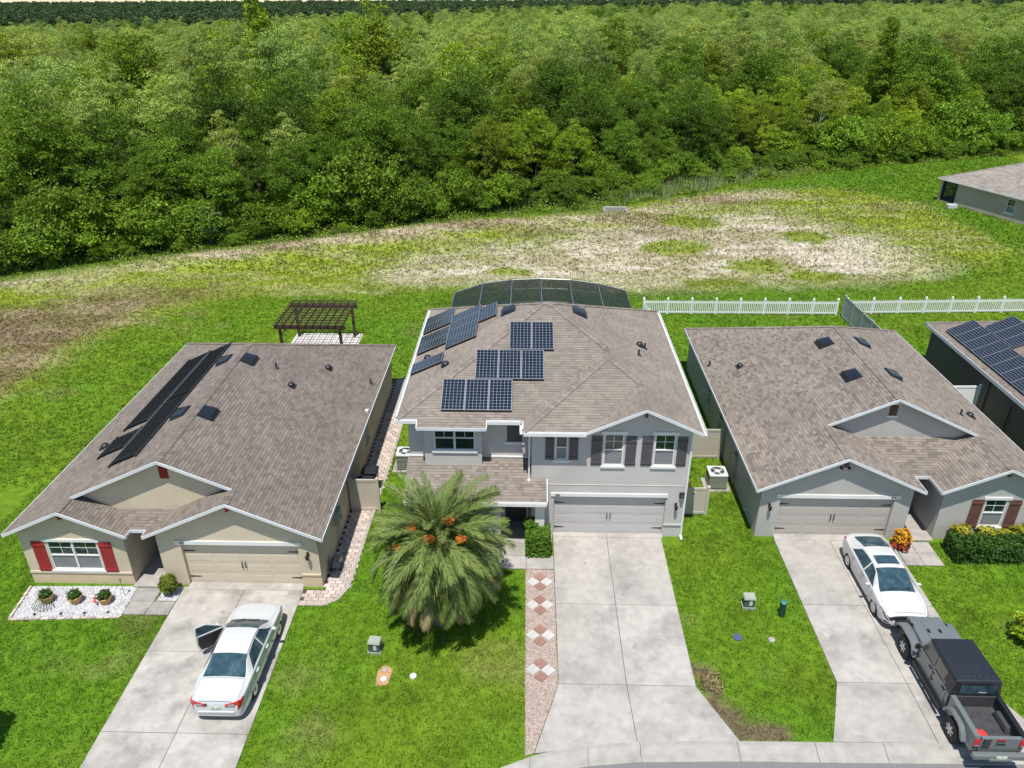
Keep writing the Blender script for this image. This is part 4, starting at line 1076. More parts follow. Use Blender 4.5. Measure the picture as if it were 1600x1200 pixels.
for x, sx in ((xa, 1), (xb, -1)):
    for y in (ya, yb2): bar('brace', (x, y, 1.75), (x + sx * .5, y, 2.22), .035, W_, tg)
pad = thing('paver_pad', None, None, (-13.9, 46.6, 0)); tag(pad, 'pale paver pad under the dark pergola', kind='structure')
ppm = MB(); ppm.hexa([(-.225, -.225, 0), (.225, -.225, 0), (.225, .225, 0), (-.225, .225, 0)], [(-.215, -.215, .05), (.215, -.215, .05), (.215, .215, .05), (-.215, .215, .05)])
ppm = ppm.mesh('paver', M['pale_paver'], off=(0, 0, 0))
for i in range(10):
    for j in range(10): link('paver', ppm, pad, (-2.3 + .47 * i + .1, -2.1 + .47 * j, -.01 + rng.uniform(-.004, .004)))
NOGRASS.append([(-16.4, 44.2), (-11.5, 44.2), (-11.5, 48.8), (-16.4, 48.8)])

# ------------------------------------------------------------------ white picket fences, vinyl panels
def picket_fence(label, p, q, npan, h=1.12, group='white picket fences'):
    p, q = Vector((*p, 0)), Vector((*q, 0)); d = (q - p); L = d.length; a = math.atan2(d.y, d.x)
    t = thing('picket_fence', label, 'fence', p, a, group)
    pw = L / npan; z = (0, 0, 0)
    po = MB(); po.box(-.063, .063, -.063, .063, 0, h + .08); po.hexa([(-.08, -.08, h + .081), (.08, -.08, h + .081), (.08, .08, h + .081), (-.08, .08, h + .081)], [(-.07, -.07, h + .12), (.07, -.07, h + .12), (.07, .07, h + .12), (-.07, .07, h + .12)]); po.ball((0, 0, h + .17), .055, 8, 6)
    po = po.mesh('post', M['pvc_white'], off=z)
    ra_ = MB(); ra_.box(.064, pw - .064, -.022, .022, .12, .21); ra_.box(.064, pw - .064, -.022, .022, h - .24, h - .15); ra_ = ra_.mesh('rail', M['pvc_white'], off=z)
    n = int(pw / .145); pk = MB(); pk.box(-.032, .032, -.036, -.0225, .06, h - .06); pk.hexa([(-.032, -.036, h - .0599), (.032, -.036, h - .0599), (.032, -.0225, h - .0599), (-.032, -.0225, h - .0599)], [(-.004, -.036, h), (.004, -.036, h), (.004, -.0225, h), (-.004, -.0225, h)]); pk = pk.mesh('picket', M['pvc_white'], off=z)
    for i in range(npan + 1):
        link('post', po, t, (i * pw, 0, 0))
        if i < npan:
            link('rail', ra_, t, (i * pw, 0, 0))
            for j in range(n): link('picket', pk, t, (i * pw + pw * (j + 1) / (n + 1), 0, 0))
    return t
picket_fence('white picket fence between the pool cage and the privacy fence', (8.6, 53.25), (23.0, 53.35), 8)
picket_fence('white picket fence behind the brown house with the solar panels', (23.75, 53.5), (45.5, 54.7), 11)
picket_fence('short white picket return running back towards the two storey house', (8.6, 53.12), (8.75, 48.8), 2)
def vinyl_panel(label, p, q, h, n, mat_, cat='fence', group=None):
    p, q = Vector((*p, 0)), Vector((*q, 0)); d = q - p; L = d.length
    t = thing('vinyl_fence', label, cat, p, math.atan2(d.y, d.x), group); w = L / n; z = (0, 0, 0)
    for i in range(n + 1):
        m = MB(); x = i * w; m.box(x - .06, x + .06, -.06, .06, 0, h + .06); m.hexa([(x - .075, -.075, h + .061), (x + .075, -.075, h + .061), (x + .075, .075, h + .061), (x - .075, .075, h + .061)], [(x - .02, -.02, h + .13), (x + .02, -.02, h + .13), (x + .02, .02, h + .13), (x - .02, .02, h + .13)]); m.build('post', mat_, t, off=z)
        if i < n:
            for (z0, z1) in ((.05, .18), (h - .12, h)): B('rail', mat_, t, (x + .061, x + w - .061, -.03, .03, z0, z1), off=z)
            k = max(2, int(round((w - .12) / .28))); bw = (w - .122) / k
            for j in range(k): B('board', mat_, t, (x + .061 + j * bw + .002, x + .061 + (j + 1) * bw - .002, -.014, .014, .181, h - .121), off=z)
    return t
vinyl_panel('grey green privacy fence stepping down from the picket fence', (23.3, 52.9), (23.45, 45.0), 1.65, 5, M['pvc_grey_green'])
vinyl_panel('tan vinyl fence panel hiding black bins beside the beige house', (-8.1, 28.6), (-6.85, 28.6), 1.75, 1, M['pvc_tan'])
vinyl_panel('low tan vinyl panel screening the bin with the yellow lid', (7.0, 28.62), (8.3, 28.66), 1.5, 1, M['pvc_tan'])
vinyl_panel('tall tan vinyl panel between the two grey houses', (8.55, 33.45), (9.95, 33.45), 1.75, 1, M['pvc_tan'])
vinyl_panel('white vinyl panel between the grey house and the brown house', (23.0, 38.6), (25.7, 38.7), 1.7, 1, M['pvc_white'])

# ------------------------------------------------------------------ bins, air conditioners, meters, hose
def wheelie_bin(label, loc, rz, mat_, lidmat=None, h=1.05):
    t = thing('wheelie_bin', label, 'bin', loc, rz); z = (0, 0, 0)
    m = MB(); m.hexa([(-.24, -.27, .06), (.24, -.27, .06), (.24, .25, .06), (-.24, .25, .06)], [(-.30, -.36, h), (.30, -.36, h), (.30, .33, h), (-.30, .33, h)]); m.build('body', mat_, t, off=z)
    m = MB(); m.hexa([(-.33, -.39, h + .002), (.33, -.39, h + .002), (.33, .38, h + .002), (-.33, .38, h + .002)], [(-.27, -.30, h + .09), (.27, -.30, h + .09), (.27, .32, h + .10), (-.27, .32, h + .10)]); m.build('lid', lidmat or mat_, t, off=z)
    m = MB(); m.tube([(-.28, .42, h - .03), (.28, .42, h - .03)], .02, 6); m.build('handle', mat_, t, off=z)
    for s in (-.3, .3): m = MB(); m.lathe([(.1, -.03), (.12, -.02), (.12, .02), (.1, .03)], (s, .24, .12), 12, axis='x'); m.build('wheel', M['black_iron'], t, off=z)
wheelie_bin('black wheelie bin against the beige wall behind the tan panel', (-7.62, 29.5, .03), R(90), M['bin_black'])
wheelie_bin('black wheelie bin farther back along the beige wall', (-7.55, 30.35, .03), R(90), M['bin_black'])
wheelie_bin('dark blue wheelie bin behind the low tan panel', (7.25, 29.4, 0), R(20), M['bin_blue'])
wheelie_bin('slim bin with yellow lid beside the low tan panel', (7.38, 28.98, 0), R(0), M['bin_black'], M['yellow'], 1.25)
def ac_unit(label, loc, s=.42, h=.82):
    t = thing('air_conditioner', label, 'air conditioner', loc, 0, 'air conditioners beside houses'); z = (0, 0, 0)
    B('pad', M['concrete'], t, (-.62, .62, -.58, .58, -.04, .06), off=z)
    m = MB(); m.box(-s, s, -s, s, .06, h); m.build('body', M['ac_dark'], t, off=z)
    for k in range(9):
        zz = .14 + k * (h - .2) / 9; m = MB(); e = s + .012
        m.box(-e, e, -e, -s - .001, zz, zz + .028); m.box(-e, e, s + .001, e, zz, zz + .028); m.box(-e, -s - .001, -s, s, zz, zz + .028); m.box(s + .001, e, -s, s, zz, zz + .028); m.build('louvre', M['util_top'], t, off=z)
    tp_ = MB(); e = s + .03
    n = 20; c = [(math.cos(2 * math.pi * i / n) * s * .78, math.sin(2 * math.pi * i / n) * s * .78) for i in range(n)]
    sq = [(max(-1, min(1, 1.5 * math.cos(2 * math.pi * i / n))) * e, max(-1, min(1, 1.5 * math.sin(2 * math.pi * i / n))) * e) for i in range(n)]
    for i in range(n):
        j = (i + 1) % n; tp_.face([(*sq[i], h + .04), (*sq[j], h + .04), (*c[j], h + .05), (*c[i], h + .05)]); tp_.face([(*sq[j], h + .04), (*sq[i], h + .04), (*sq[i], h - .03), (*sq[j], h - .03)])
    tp_.build('top_cover', M['metal_white'], t, off=z)
    m = MB(); m.lathe([(.14, h + .02), (.14, h + .06), (.02, h + .08)], (0, 0, 0), 12); m.build('fan_hub', M['metal_white'], t, off=z)
    for k in range(4):
        a = k * math.pi / 2 + .4; m = MB(); p = lambda r, b, zz: (math.cos(a + b) * r, math.sin(a + b) * r, zz)
        m.face([p(.13, -.25, h + .02), p(s * .74, -.12, h + .005), p(s * .74, .42, h + .03), p(.13, .35, h + .03)]); m.build('fan_blade', M['util_top'], t, off=z)
ac_unit('air conditioner on a concrete pad between the two grey houses', (9.28, 31.0, 0))
ac_unit('air conditioner half hidden by the palm beside the grey house corner', (-6.15, 32.3, 0), .4, .9)
ac_unit('air conditioner beside the far taupe house', (51.55, 76.4, 0), .5, .8)
set_off((-14.2, 32, 0))
m = MB(); m.box(-8.24, -8.0, 25.9, 26.3, 1.2, 1.85); m.box(-8.24, -8.05, 26.4, 26.6, 1.35, 1.75); m.lathe([(.09, 0), (.1, .07), (.05, .1)], (-8.0, 26.1, 1.55), 12, axis='x'); m.tube([(-8.15, 26.1, .05), (-8.15, 26.1, 1.2)], .03, 6); m.tube([(-8.15, 26.5, .05), (-8.15, 26.5, 1.35)], .025, 6); m.build('electric_meter', M['util_top'], tL)
th = thing('hose_reel', 'grey hose coiled on a reel against the beige house wall', 'hose reel', (-7.9, 24.55, .04)); set_off((0, 0, 0))
m = MB()
for k in range(5):
    r = .24 - .012 * (k % 2); x = -.12 + .06 * k; m.tube([(x + .02 * math.sin(q), math.cos(q) * r, .32 + math.sin(q) * r) for q in np.linspace(0, 6.28, 20)], .022, 6, caps=False)
m.tube([(0, -.2, .2), (.15, -.35, .05), (.3, -.2, .03), (.25, .2, .03), (.05, .35, .03)], .02, 6); m.build('hose', M['hose'], th, smooth=True)
m = MB()
for x in (-.2, .2): m.tube([(x, -.25, 0), (x, 0, .34), (x, .25, 0)], .02, 6); m.lathe([(.26, -.01), (.26, .01)], (x * .85, 0, .32), 16, axis='x')
m.tube([(-.2, 0, .33), (.2, 0, .33)], .03, 8); m.build('reel_frame', M['black_plastic'], th)

# ------------------------------------------------------------------ utility boxes in the lawns
def pedestal(label, loc):
    t = thing('utility_pedestal', label, 'utility box', loc, rng.uniform(-.1, .1), 'green utility boxes on the lawns'); z = (0, 0, 0)
    m = MB(); m.hexa([(-.25, -.2, -.02), (.25, -.2, -.02), (.25, .2, -.02), (-.25, .2, -.02)], [(-.25, -.2, .1), (.25, -.2, .1), (.25, .2, .1), (-.25, .2, .1)]); m.build('base', M['util_top'], t, off=z)
    m = MB(); m.hexa([(-.22, -.17, .101), (.22, -.17, .101), (.22, .17, .101), (-.22, .17, .101)], [(-.2, -.15, .5), (.2, -.15, .5), (.2, .15, .5), (-.2, .15, .5)]); m.build('body', M['util_green'], t, off=z)
    m = MB(); m.hexa([(-.24, -.2, .501), (.24, -.2, .501), (.24, .19, .501), (-.24, .19, .501)], [(-.21, -.17, .57), (.21, -.17, .57), (.21, .17, .57), (-.21, .17, .57)]); m.build('lid', M['util_top'], t, off=z)
    B('notice_plate', M['metal_white'], t, (-.02, .1, -.178, -.172, .2, .42), off=z)
pedestal('small green utility box on the lawn beside the palm', (-5.5, 20.15, 0)); pedestal('small green utility box on the lawn between the pale driveways', (8.8, 22.75, 0))
tt = thing('utility_marker', 'dark green capped tube standing in the lawn', 'utility marker', (9.98, 22.3, 0)); m = MB(); m.lathe([(.13, -.05), (.125, .62), (.11, .63)], (0, 0, 0), 16); m.build('tube', M['tube_green'], tt, smooth=True)
m = MB(); m.lathe([(.14, .631), (.14, .70), (.1, .73), (.02, .735)], (0, 0, 0), 16); m.build('cap', M['tube_cap'], tt, smooth=True)
for loc, r, mt, lab in (((8.0, 21.1, .03), .17, M['blue_cover'], 'round blue valve cover in the lawn'), ((9.25, 21.0, .03), .13, M['kerb'], 'small round concrete cover in the lawn'), ((-3.95, 19.0, .03), .13, M['metal_white'], 'white round cover in the lawn beside the sandy spot'), ((-4.98, 18.85, .03), .12, M['metal_white'], 'white cap on the orange sandy spot'), ((-5.0, 19.25, .03), .10, M['kerb'], 'grey cap on the orange sandy spot')):
    m = MB(); m.lathe([(r, -.06), (r, .02), (r * .85, .035), (r * .8, .025), (.01, .03)], (0, 0, 0), 16); o = m.build('valve_cover', mt, smooth=True, off=(0, 0, 0)); o.location = loc; tag(o, lab, 'valve cover', 'round covers in the lawns')
NOGRASS.append([(-5.2, 18.6), (-4.75, 18.6), (-4.75, 19.45), (-5.2, 19.45)])
m = MB(); m.prism([(-5.22, 18.55, -.05), (-4.8, 18.6, -.05), (-4.72, 19.3, -.05), (-5.05, 19.5, -.05), (-5.25, 19.2, -.05)], (0, 0, .066)); tag(m.build('sandy_spot', mat('orange_sand', (.42, .24, .12), .95, noise=.3, scale=9), off=(0, 0, 0)), kind='structure')
# drain headwall at the forest edge
hwx, hwy = g(960, 331)
m = MB(); m.box(-1.3, 1.3, -.2, .2, -.2, .55); m.box(-1.3, -1.05, -1.0, -.2, -.2, .4); m.box(1.05, 1.3, -1.0, -.2, -.2, .4); o = m.build('drain_headwall', M['kerb'], off=(0, 0, 0)); o.location = (hwx, hwy, 0); tag(o, 'small concrete drain headwall at the forest edge', 'headwall')
B('well_cap', M['metal_white'], None, (-.5, .5, -.35, .35, .0, .4)).location = (47.0, 85.2, 0)
tag(bpy.data.objects['well_cap'], 'small white box on the grass beside the far house', 'utility box')

# ------------------------------------------------------------------ vehicles
M['car_white'] = mat('white_car_paint', (.52, .53, .53), .25, coat=.6, spec=.5)
M['car_pearl'] = mat('pearl_white_car_paint', (.54, .54, .535), .22, coat=.7, spec=.5)
M['truck_grey'] = mat('grey_green_truck_paint', (.135, .150, .152), .3, coat=.5)
M['car_glass'] = mat('car_glass', (.025, .058, .075), .05, spec=.9, noise=.5, scale=3.5, stain=(2.2, (.05, .085, .10), .5, .6))
M['tan_glass'] = mat('tinted_truck_glass', (.09, .085, .07), .1, spec=.8)
M['tyre'] = mat('tyre_rubber', (.018, .018, .018), .85)
M['rim'] = mat('alloy_rim', (.50, .50, .51), .3, metal=.8)
M['rim_dark'] = mat('dark_alloy_rim', (.10, .10, .10), .4, metal=.6)
M['tail_red'] = mat('tail_lamp_red', (.45, .008, .012), .15, coat=.5)
M['lamp_clear'] = mat('lamp_clear', (.24, .25, .26), .1, spec=.9)
M['trim_black'] = mat('black_trim', (.012, .012, .013), .4)
M['interior'] = mat('tan_interior', (.20, .17, .13), .9)
M['chrome'] = mat('chrome', (.7, .7, .7), .12, metal=1.0)
M['hardtop'] = mat('black_hardtop', (.016, .018, .024), .42, noise=.2, scale=6)
M['bedliner'] = mat('black_bedliner', (.045, .046, .05), .75, noise=.3, scale=5)
M['red_cloth'] = mat('red_cloth', (.55, .03, .035), .85)
M['plate'] = mat('number_plate', (.62, .64, .55), .5, stain=(9, (.2, .38, .2), .45, .6))
M['amber'] = mat('amber_lamp', (.6, .14, .01), .2)

def wheel(parent, x, y, r, w, side, spokes=7, rimm=None, rr=.62):
    """tyre with rim; side = +1 outside to +x"""
    t = MB(); h = w / 2
    t.lathe([(r * rr, -h), (r * .93, -h), (r, -h * .7), (r, h * .7), (r * .93, h), (r * rr, h)], (x, y, r), 28, axis='x')
    o = t.build('wheel', M['tyre'], parent, smooth=True, off=(0, 0, 0))
    rm = MB(); xo = x + side * (h - .035)
    rm.lathe([(r * (rr - .06), -.03), (r * (rr + .005), -.03), (r * (rr + .005), .042), (r * (rr - .06), .042)], (xo, y, r), 28, axis='x')
    rm.lathe([(r * .62, -.05), (r * .62, -.03)], (xo - side * .02, y, r), 20, m=1, axis='x')
    for k in range(spokes):
        a = 2 * math.pi * k / spokes + .2
        d, e = Vector((0, math.cos(a), math.sin(a))), Vector((0, -math.sin(a), math.cos(a)))
        c = Vector((xo + side * .02, y, r))
        rm.prism([c + d * r * .08 - e * .045, c + d * r * (rr - .04) - e * .03, c + d * r * (rr - .04) + e * .03, c + d * r * .08 + e * .045], (side * .02, 0, 0))
    rm.lathe([(.075, -.02), (.075, .03), (.04, .045)] if side > 0 else [(.04, -.045), (.075, -.03), (.075, .02)], (xo + side * .02, y, r), 12, axis='x')
    rm.build('rim', [rimm or M['rim'], M['trim_black']], o, smooth=True, off=(0, 0, 0))
    return o

class Loft:
    def __init__(s, st):
        s.k = list(st[0].keys()); s.y = [d['y'] for d in st]; s.d = {k: [q[k] for q in st] for k in s.k}
    def at(s, y):
        # smooth (Hermite) interpolation between stations
        Y = s.y; i = max(0, min(len(Y) - 2, int(np.searchsorted(Y, y)) - 1)); h = Y[i + 1] - Y[i]; t = min(1, max(0, (y - Y[i]) / h)); r = {}
        for k in s.k:
            v = s.d[k]
            def sl(j):
                if j <= 0 or j >= len(Y) - 1: return 0 if k != 'y' else 1
                a, b = (v[j] - v[j - 1]) / (Y[j] - Y[j - 1]), (v[j + 1] - v[j]) / (Y[j + 1] - Y[j])
                return 0 if a * b <= 0 else 2 * a * b / (a + b)
            m0, m1 = sl(i), sl(i + 1)
            if i == 0: m0 = (v[1] - v[0]) / h
            if i == len(Y) - 2: m1 = (v[-1] - v[-2]) / h
            r[k] = (2 * t**3 - 3 * t**2 + 1) * v[i] + (t**3 - 2 * t**2 + t) * h * m0 + (-2 * t**3 + 3 * t**2) * v[i + 1] + (t**3 - t**2) * h * m1
        return r
    def sec(s, y):
        d = s.at(y); zt, zb, wb, wr, zs, zc = d['zt'], d['zb'], d['wb'], d['wr'], d['zs'], d['zc']
        ze = zt - zc
        return [(0, zs), (wb * .55, zs), (wb * .90, zs + .01), (wb * .965, zs + .09), (wb * .995, zs + (zb - zs) * .45), (wb, zs + (zb - zs) * .62), (wb * .985, zb - .05), (wb * .955, zb), (wb * .955 + (wr - wb * .955) * .5, zb + (ze - zb) * .5), (wr, ze), (wr * .86, zt - zc * .62), (wr * .5, zt - zc * .18), (0, zt)]
    NS = 12
    def S(s, y, t, off=0.0):
        p = s.sec(y); n = len(p); i = min(n - 2, max(0, int(t))); f = t - i
        P = [p[max(0, min(n - 1, j))] for j in (i - 1, i, i + 1, i + 2)]
        cr = lambda a, b, c, d: b + .5 * f * (c - a + f * (2 * a - 5 * b + 4 * c - d + f * (3 * (b - c) + d - a)))
        x, z = cr(*[q[0] for q in P]), cr(*[q[1] for q in P])
        if t > 11: # keep the crown level
            x, z = P[1][0] + (P[2][0] - P[1][0]) * f, P[1][1] + (P[2][1] - P[1][1]) * (1 - (1 - f) ** 2)
        return Vector((x, y, z))
    def N(s, y, t):
        e = .02; a = s.S(min(s.y[-1], y + e), t) - s.S(max(s.y[0], y - e), t); b = s.S(y, min(11.99, t + .05)) - s.S(y, max(0, t - .05))
        n = a.cross(b)
        return (-n if n.dot(Vector((1, 0, .8))) < 0 else n).normalized() if n.length > 1e-9 else Vector((0, 0, 1))
    def body(s, ny=72, nt=44):
        m = MB(); rows = []
        # more stations near the ends
        ys_ = [s.y[0] + (s.y[-1] - s.y[0]) * (.5 - .5 * math.cos(math.pi * i / ny)) * .35 + (s.y[-1] - s.y[0]) * (i / ny) * .65 for i in range(ny + 1)]
        for y in ys_:
            r = [s.S(y, 12 * j / nt) for j in range(nt + 1)]; l = [Vector((-p.x, p.y, p.z)) for p in r[1:-1]][::-1]
            rows.append(r + l)
        n = len(rows[0]); b = 0
        for r in rows: m.v.extend([tuple(p) for p in r])
        for i in range(ny):
            for j in range(n):
                q = (j + 1) % n; m.f.append((i * n + j, i * n + q, (i + 1) * n + q, (i + 1) * n + j)); m.m.append(0)
        m.f.append(tuple(range(n - 1, -1, -1))); m.f.append(tuple(ny * n + j for j in range(n))); m.m += [0, 0]
        return m
    def patch(s, name, mat_, parent, corners, sides=(1, -1), n=8, off=.006):
        """corners: four (y, t), bilinear on the surface"""
        for sg in sides:
            m = MB(); rows = []
            for i in range(n + 1):
                u = i / n; row = []
                for j in range(n + 1):
                    v = j / n
                    y = (corners[0][0] * (1 - v) + corners[1][0] * v) * (1 - u) + (corners[3][0] * (1 - v) + corners[2][0] * v) * u
                    t = (corners[0][1] * (1 - v) + corners[1][1] * v) * (1 - u) + (corners[3][1] * (1 - v) + corners[2][1] * v) * u
                    p = s.S(y, t) + s.N(y, t) * off; row.append((p.x * sg, p.y, p.z))
                rows.append(row)
            m.grid(rows)
            o = m.build(name, mat_, parent, smooth=60, off=(0, 0, 0)); fix(o)
    def across(s, name, mat_, parent, y0, y1, t0, t1=None, n=10, off=.006, sub=12):
        """panel from the left edge over the top to the right edge (windscreen, rear window, roof glass)"""
        m = MB(); rows = []; t1 = t0 if t1 is None else t1
        for i in range(n + 1):
            y = y0 + (y1 - y0) * i / n; te = t0 + (t1 - t0) * i / n; row = []
            for j in range(sub + 1):
                t = te + (12 - te) * j / sub; p = s.S(y, t) + s.N(y, t) * off; row.append((p.x, p.y, p.z))
            row += [(-p[0], p[1], p[2]) for p in row[:-1][::-1]]; rows.append(row)
        m.grid(rows); o = m.build(name, mat_, parent, smooth=60, off=(0, 0, 0)); fix(o, up=True); return o
def fix(o, up=False):
    bm = bmesh.new(); bm.from_mesh(o.data)
    for f in bm.faces:
        c = f.calc_center_median(); ref = Vector((c.x * 1.5, c.y * .15, .6 if up else .25))
        if f.normal.dot(ref) < 0: f.normal_flip()
    bm.to_mesh(o.data); bm.free()
def cut_body(m, name, mats, parent, cyls, boxes=()):
    o = m.build(name, mats, parent, off=(0, 0, 0)); tmp = []
    bm = bmesh.new(); bm.from_mesh(o.data); bmesh.ops.recalc_face_normals(bm, faces=bm.faces); bm.to_mesh(o.data); bm.free()
    for (y, z, r) in cyls:
        c = MB(); c.lathe([(r, -1.2), (r, 1.2)], (0, y, z), 36, axis='x'); tmp.append(c)
    for b in boxes: c = MB(); c.box(*b); tmp.append(c)
    for c in tmp:
        co_ = c.build('cutter', mats, off=(0, 0, 0)); bm = bmesh.new(); bm.from_mesh(co_.data); bmesh.ops.recalc_face_normals(bm, faces=bm.faces); bm.to_mesh(co_.data); bm.free()
        md = o.modifiers.new('cut', 'BOOLEAN'); md.operation = 'DIFFERENCE'; md.object = co_; md.solver = 'EXACT'
        me_ = bpy.data.meshes.new_from_object(o.evaluated_get(bpy.context.evaluated_depsgraph_get()))
        o.modifiers.clear(); o.data = me_; cm = co_.data; bpy.data.objects.remove(co_); bpy.data.meshes.remove(cm)
    for p in o.data.polygons:
        p.material_index = 0; c = p.center
        for (y, z, r) in cyls:
            if abs(math.hypot(c.y - y, c.z - z) - r) < .012 and abs(p.normal.x) < .3: p.material_index = 1
        for b in boxes:
            if b[0] - .01 < c.x < b[1] - .02 and b[2] - .01 < c.y < b[3] + .01 and b[4] - .01 < c.z < b[5] + .01 and not (abs(p.normal.x + 1) < .3 and abs(c.x - b[1]) > .1): p.material_index = 2
    o.data.shade_smooth(); o.data.set_sharp_from_angle(angle=R(32))
    return o
def st(*a): return dict(zip(('y', 'zt', 'zb', 'wb', 'wr', 'zs', 'zc'), a))

# white sedan with the driver's door open, nose towards the house
gal = thing('sedan', 'white sedan with its driver door open, nose towards the beige house', 'car', (-10.12, 19.36, .035))
GL = Loft([st(-2.44, .80, .62, .66, .50, .32, .03), st(-2.40, .98, .80, .76, .60, .27, .04), st(-2.30, 1.06, .92, .84, .70, .24, .05), st(-1.95, 1.09, .97, .89, .74, .21, .05), st(-1.50, 1.11, 1.0, .915, .735, .2, .05), st(-.72, 1.42, 1.0, .92, .60, .2, .055), st(-.2, 1.465, .99, .92, .60, .2, .055), st(.38, 1.42, .97, .92, .60, .2, .055), st(1.22, 1.03, .92, .915, .72, .2, .06), st(1.7, .95, .86, .90, .72, .2, .06), st(2.15, .85, .77, .85, .66, .22, .05), st(2.33, .74, .67, .76, .55, .25, .04), st(2.40, .60, .55, .64, .45, .3, .02)])
cut_body(GL.body(), 'body', [M['car_white'], M['trim_black'], M['interior']], gal, ((1.42, .33, .37), (-1.33, .33, .37)), ((-1.3, -.45, -.05, 1.02, .38, 1.22),))
GL.across('rear_window', M['car_glass'], gal, -1.5, -.76, 9.3, 9.15)
GL.across('windscreen', M['car_glass'], gal, .42, 1.18, 9.15, 9.35)
for sg in ((1,),): GL.patch('side_window', M['car_glass'], gal, [(.92, 7.2), (.02, 7.2), (.02, 8.85), (.42, 8.85)], sg); GL.patch('side_window', M['car_glass'], gal, [(-.06, 7.2), (-1.12, 7.25), (-.72, 8.75), (-.06, 8.85)], sg)
GL.patch('side_window', M['car_glass'], gal, [(-.12, 7.2), (-1.12, 7.25), (-.72, 8.75), (-.12, 8.85)], (-1,))
GL.patch('tail_lamp', M['tail_red'], gal, [(-2.42, 5.2), (-2.12, 5.9), (-2.15, 7.0), (-2.40, 7.2)], off=.008)
for s in (-1, 1):
    m = MB(); m.prism([(s * .34, -2.44, .79), (s * .80, -2.36, .83), (s * .82, -2.30, .985), (s * .72, -2.375, .96), (s * .34, -2.425, .87)], (0, -.035, 0)); m.build('tail_lamp', M['tail_red'], gal, off=(0, 0, 0))
for s in (-1, 1): B('reverse_lamp', M['lamp_clear'], gal, (s * .53 - .11, s * .53 + .11, -2.472, -2.42, .835, .875), off=(0, 0, 0))
GL.patch('headlamp', M['lamp_clear'], gal, [(2.30, 5.6), (2.02, 5.9), (1.95, 7.0), (2.25, 7.2)])
GL.across('boot_seam', M['trim_black'], gal, -1.56, -1.548, 9.0, 9.0, n=1, off=.003)
GL.patch('boot_edge', M['trim_black'], gal, [(-1.55, 9.0), (-2.36, 8.7), (-2.36, 8.64), (-1.55, 8.92)], off=.003)
GL.patch('hood_edge', M['trim_black'], gal, [(2.2, 8.2), (1.26, 8.7), (1.26, 8.78), (2.2, 8.3)], off=.003)
GL.across('boot_lip', M['chrome'], gal, -2.402, -2.392, 9.6, 9.6, n=1, off=.006)
GL.patch('drip_rail', M['trim_black'], gal, [(.45, 9.02), (-.9, 9.02), (-.9, 9.16), (.45, 9.16)], n=10, off=.004)
for y in (-.02, -1.1): GL.patch('door_seam', M['trim_black'], gal, [(y, 3.5), (y - .012, 3.5), (y - .012, 7.0), (y, 7.0)], (1,), off=.003)
for y in (.12, -.92): B('door_handle', M['car_white'], gal, (.915, .955, y - .1, y + .1, .80, .83), off=(0, 0, 0))
GL.patch('sill_shadow_line', M['trim_black'], gal, [(1.0, 3.0), (-.9, 3.0), (-.9, 3.14), (1.0, 3.14)], off=.003)
B('plate', M['plate'], gal, (-.16, .16, -2.462, -2.445, .66, .77), off=(0, 0, 0))
m = MB(); m.lathe([(.05, -.005), (.05, .005)], (0, 0, 0), 14, axis='x'); o = m.build('emblem', M['trim_black'], gal, off=(0, 0, 0)); o.location = (-.3, -2.455, .86); o.rotation_euler = (0, 0, R(90))
m = MB(); m.ball((.99, .80, .99), (.10, .07, .07), 10, 8); m.box(.88, .95, .76, .84, .95, .98); m.build('mirror', M['car_white'], gal, smooth=True, off=(0, 0, 0))
B('rear_bumper_lip', M['car_white'], gal, (-.6, .6, -2.475, -2.43, .50, .56), off=(0, 0, 0))
B('parcel_shelf_papers', M['white_paint'], gal, (-.3, .25, -1.3, -1.22, 1.13, 1.132), off=(0, 0, 0))
# wipers
for x in (-.15, .35):
    m = MB(); a = GL.S(1.12, 11.5); m.tube([(x, 1.15, a.z + .02), (x - .35, 1.05, GL.S(1.05, 11).z + .03)], .012, 5); m.build('wiper', M['trim_black'], gal, off=(0, 0, 0))
for (y, s) in ((1.42, 1), (1.42, -1), (-1.33, 1), (-1.33, -1)): wheel(gal, s * .80, y, .325, .21, s, 9)
# open door, hinged at the front
dr_ = MB()
prof = [(0, .30), (-.98, .30), (-1.05, .60), (-1.02, .96), (0, .93)]
dr_.prism([(0, y, z) for y, z in prof], (.09, 0, 0))
door = dr_.build('door', M['car_white'], gal, off=(0, 0, 0)); door.location = (-.93, 1.0, 0); door.rotation_euler = (0, 0, R(-52))
m = MB(); m.prism([(.091, y, z) for y, z in ((-.05, .34), (-.93, .34), (-1.0, .60), (-.97, .92), (-.05, .90))], (.03, 0, 0)); m.build('door_lining', M['trim_black'], door, off=(0, 0, 0))
m = MB()
for a, b in (((0, .93), (-.62, 1.36)), ((-.62, 1.36), (-.98, 1.38)), ((-.98, 1.38), (-1.02, .95))): m.tube([(.05, *a), (.05 + .02, *b)], .022, 6)
m.build('window_frame', M['car_white'], door, off=(0, 0, 0))
m = MB(); m.prism([(.055, -.05, .95), (.075, -.63, 1.34), (.075, -.96, 1.36), (.055, -1.0, .96)], (.006, 0, 0)); m.build('window_glass', M['car_glass'], door, off=(0, 0, 0))
m = MB(); m.ball((-.08, -.2, .99), (.10, .07, .07), 10, 8); m.build('mirror', M['car_white'], door, smooth=True, off=(0, 0, 0))

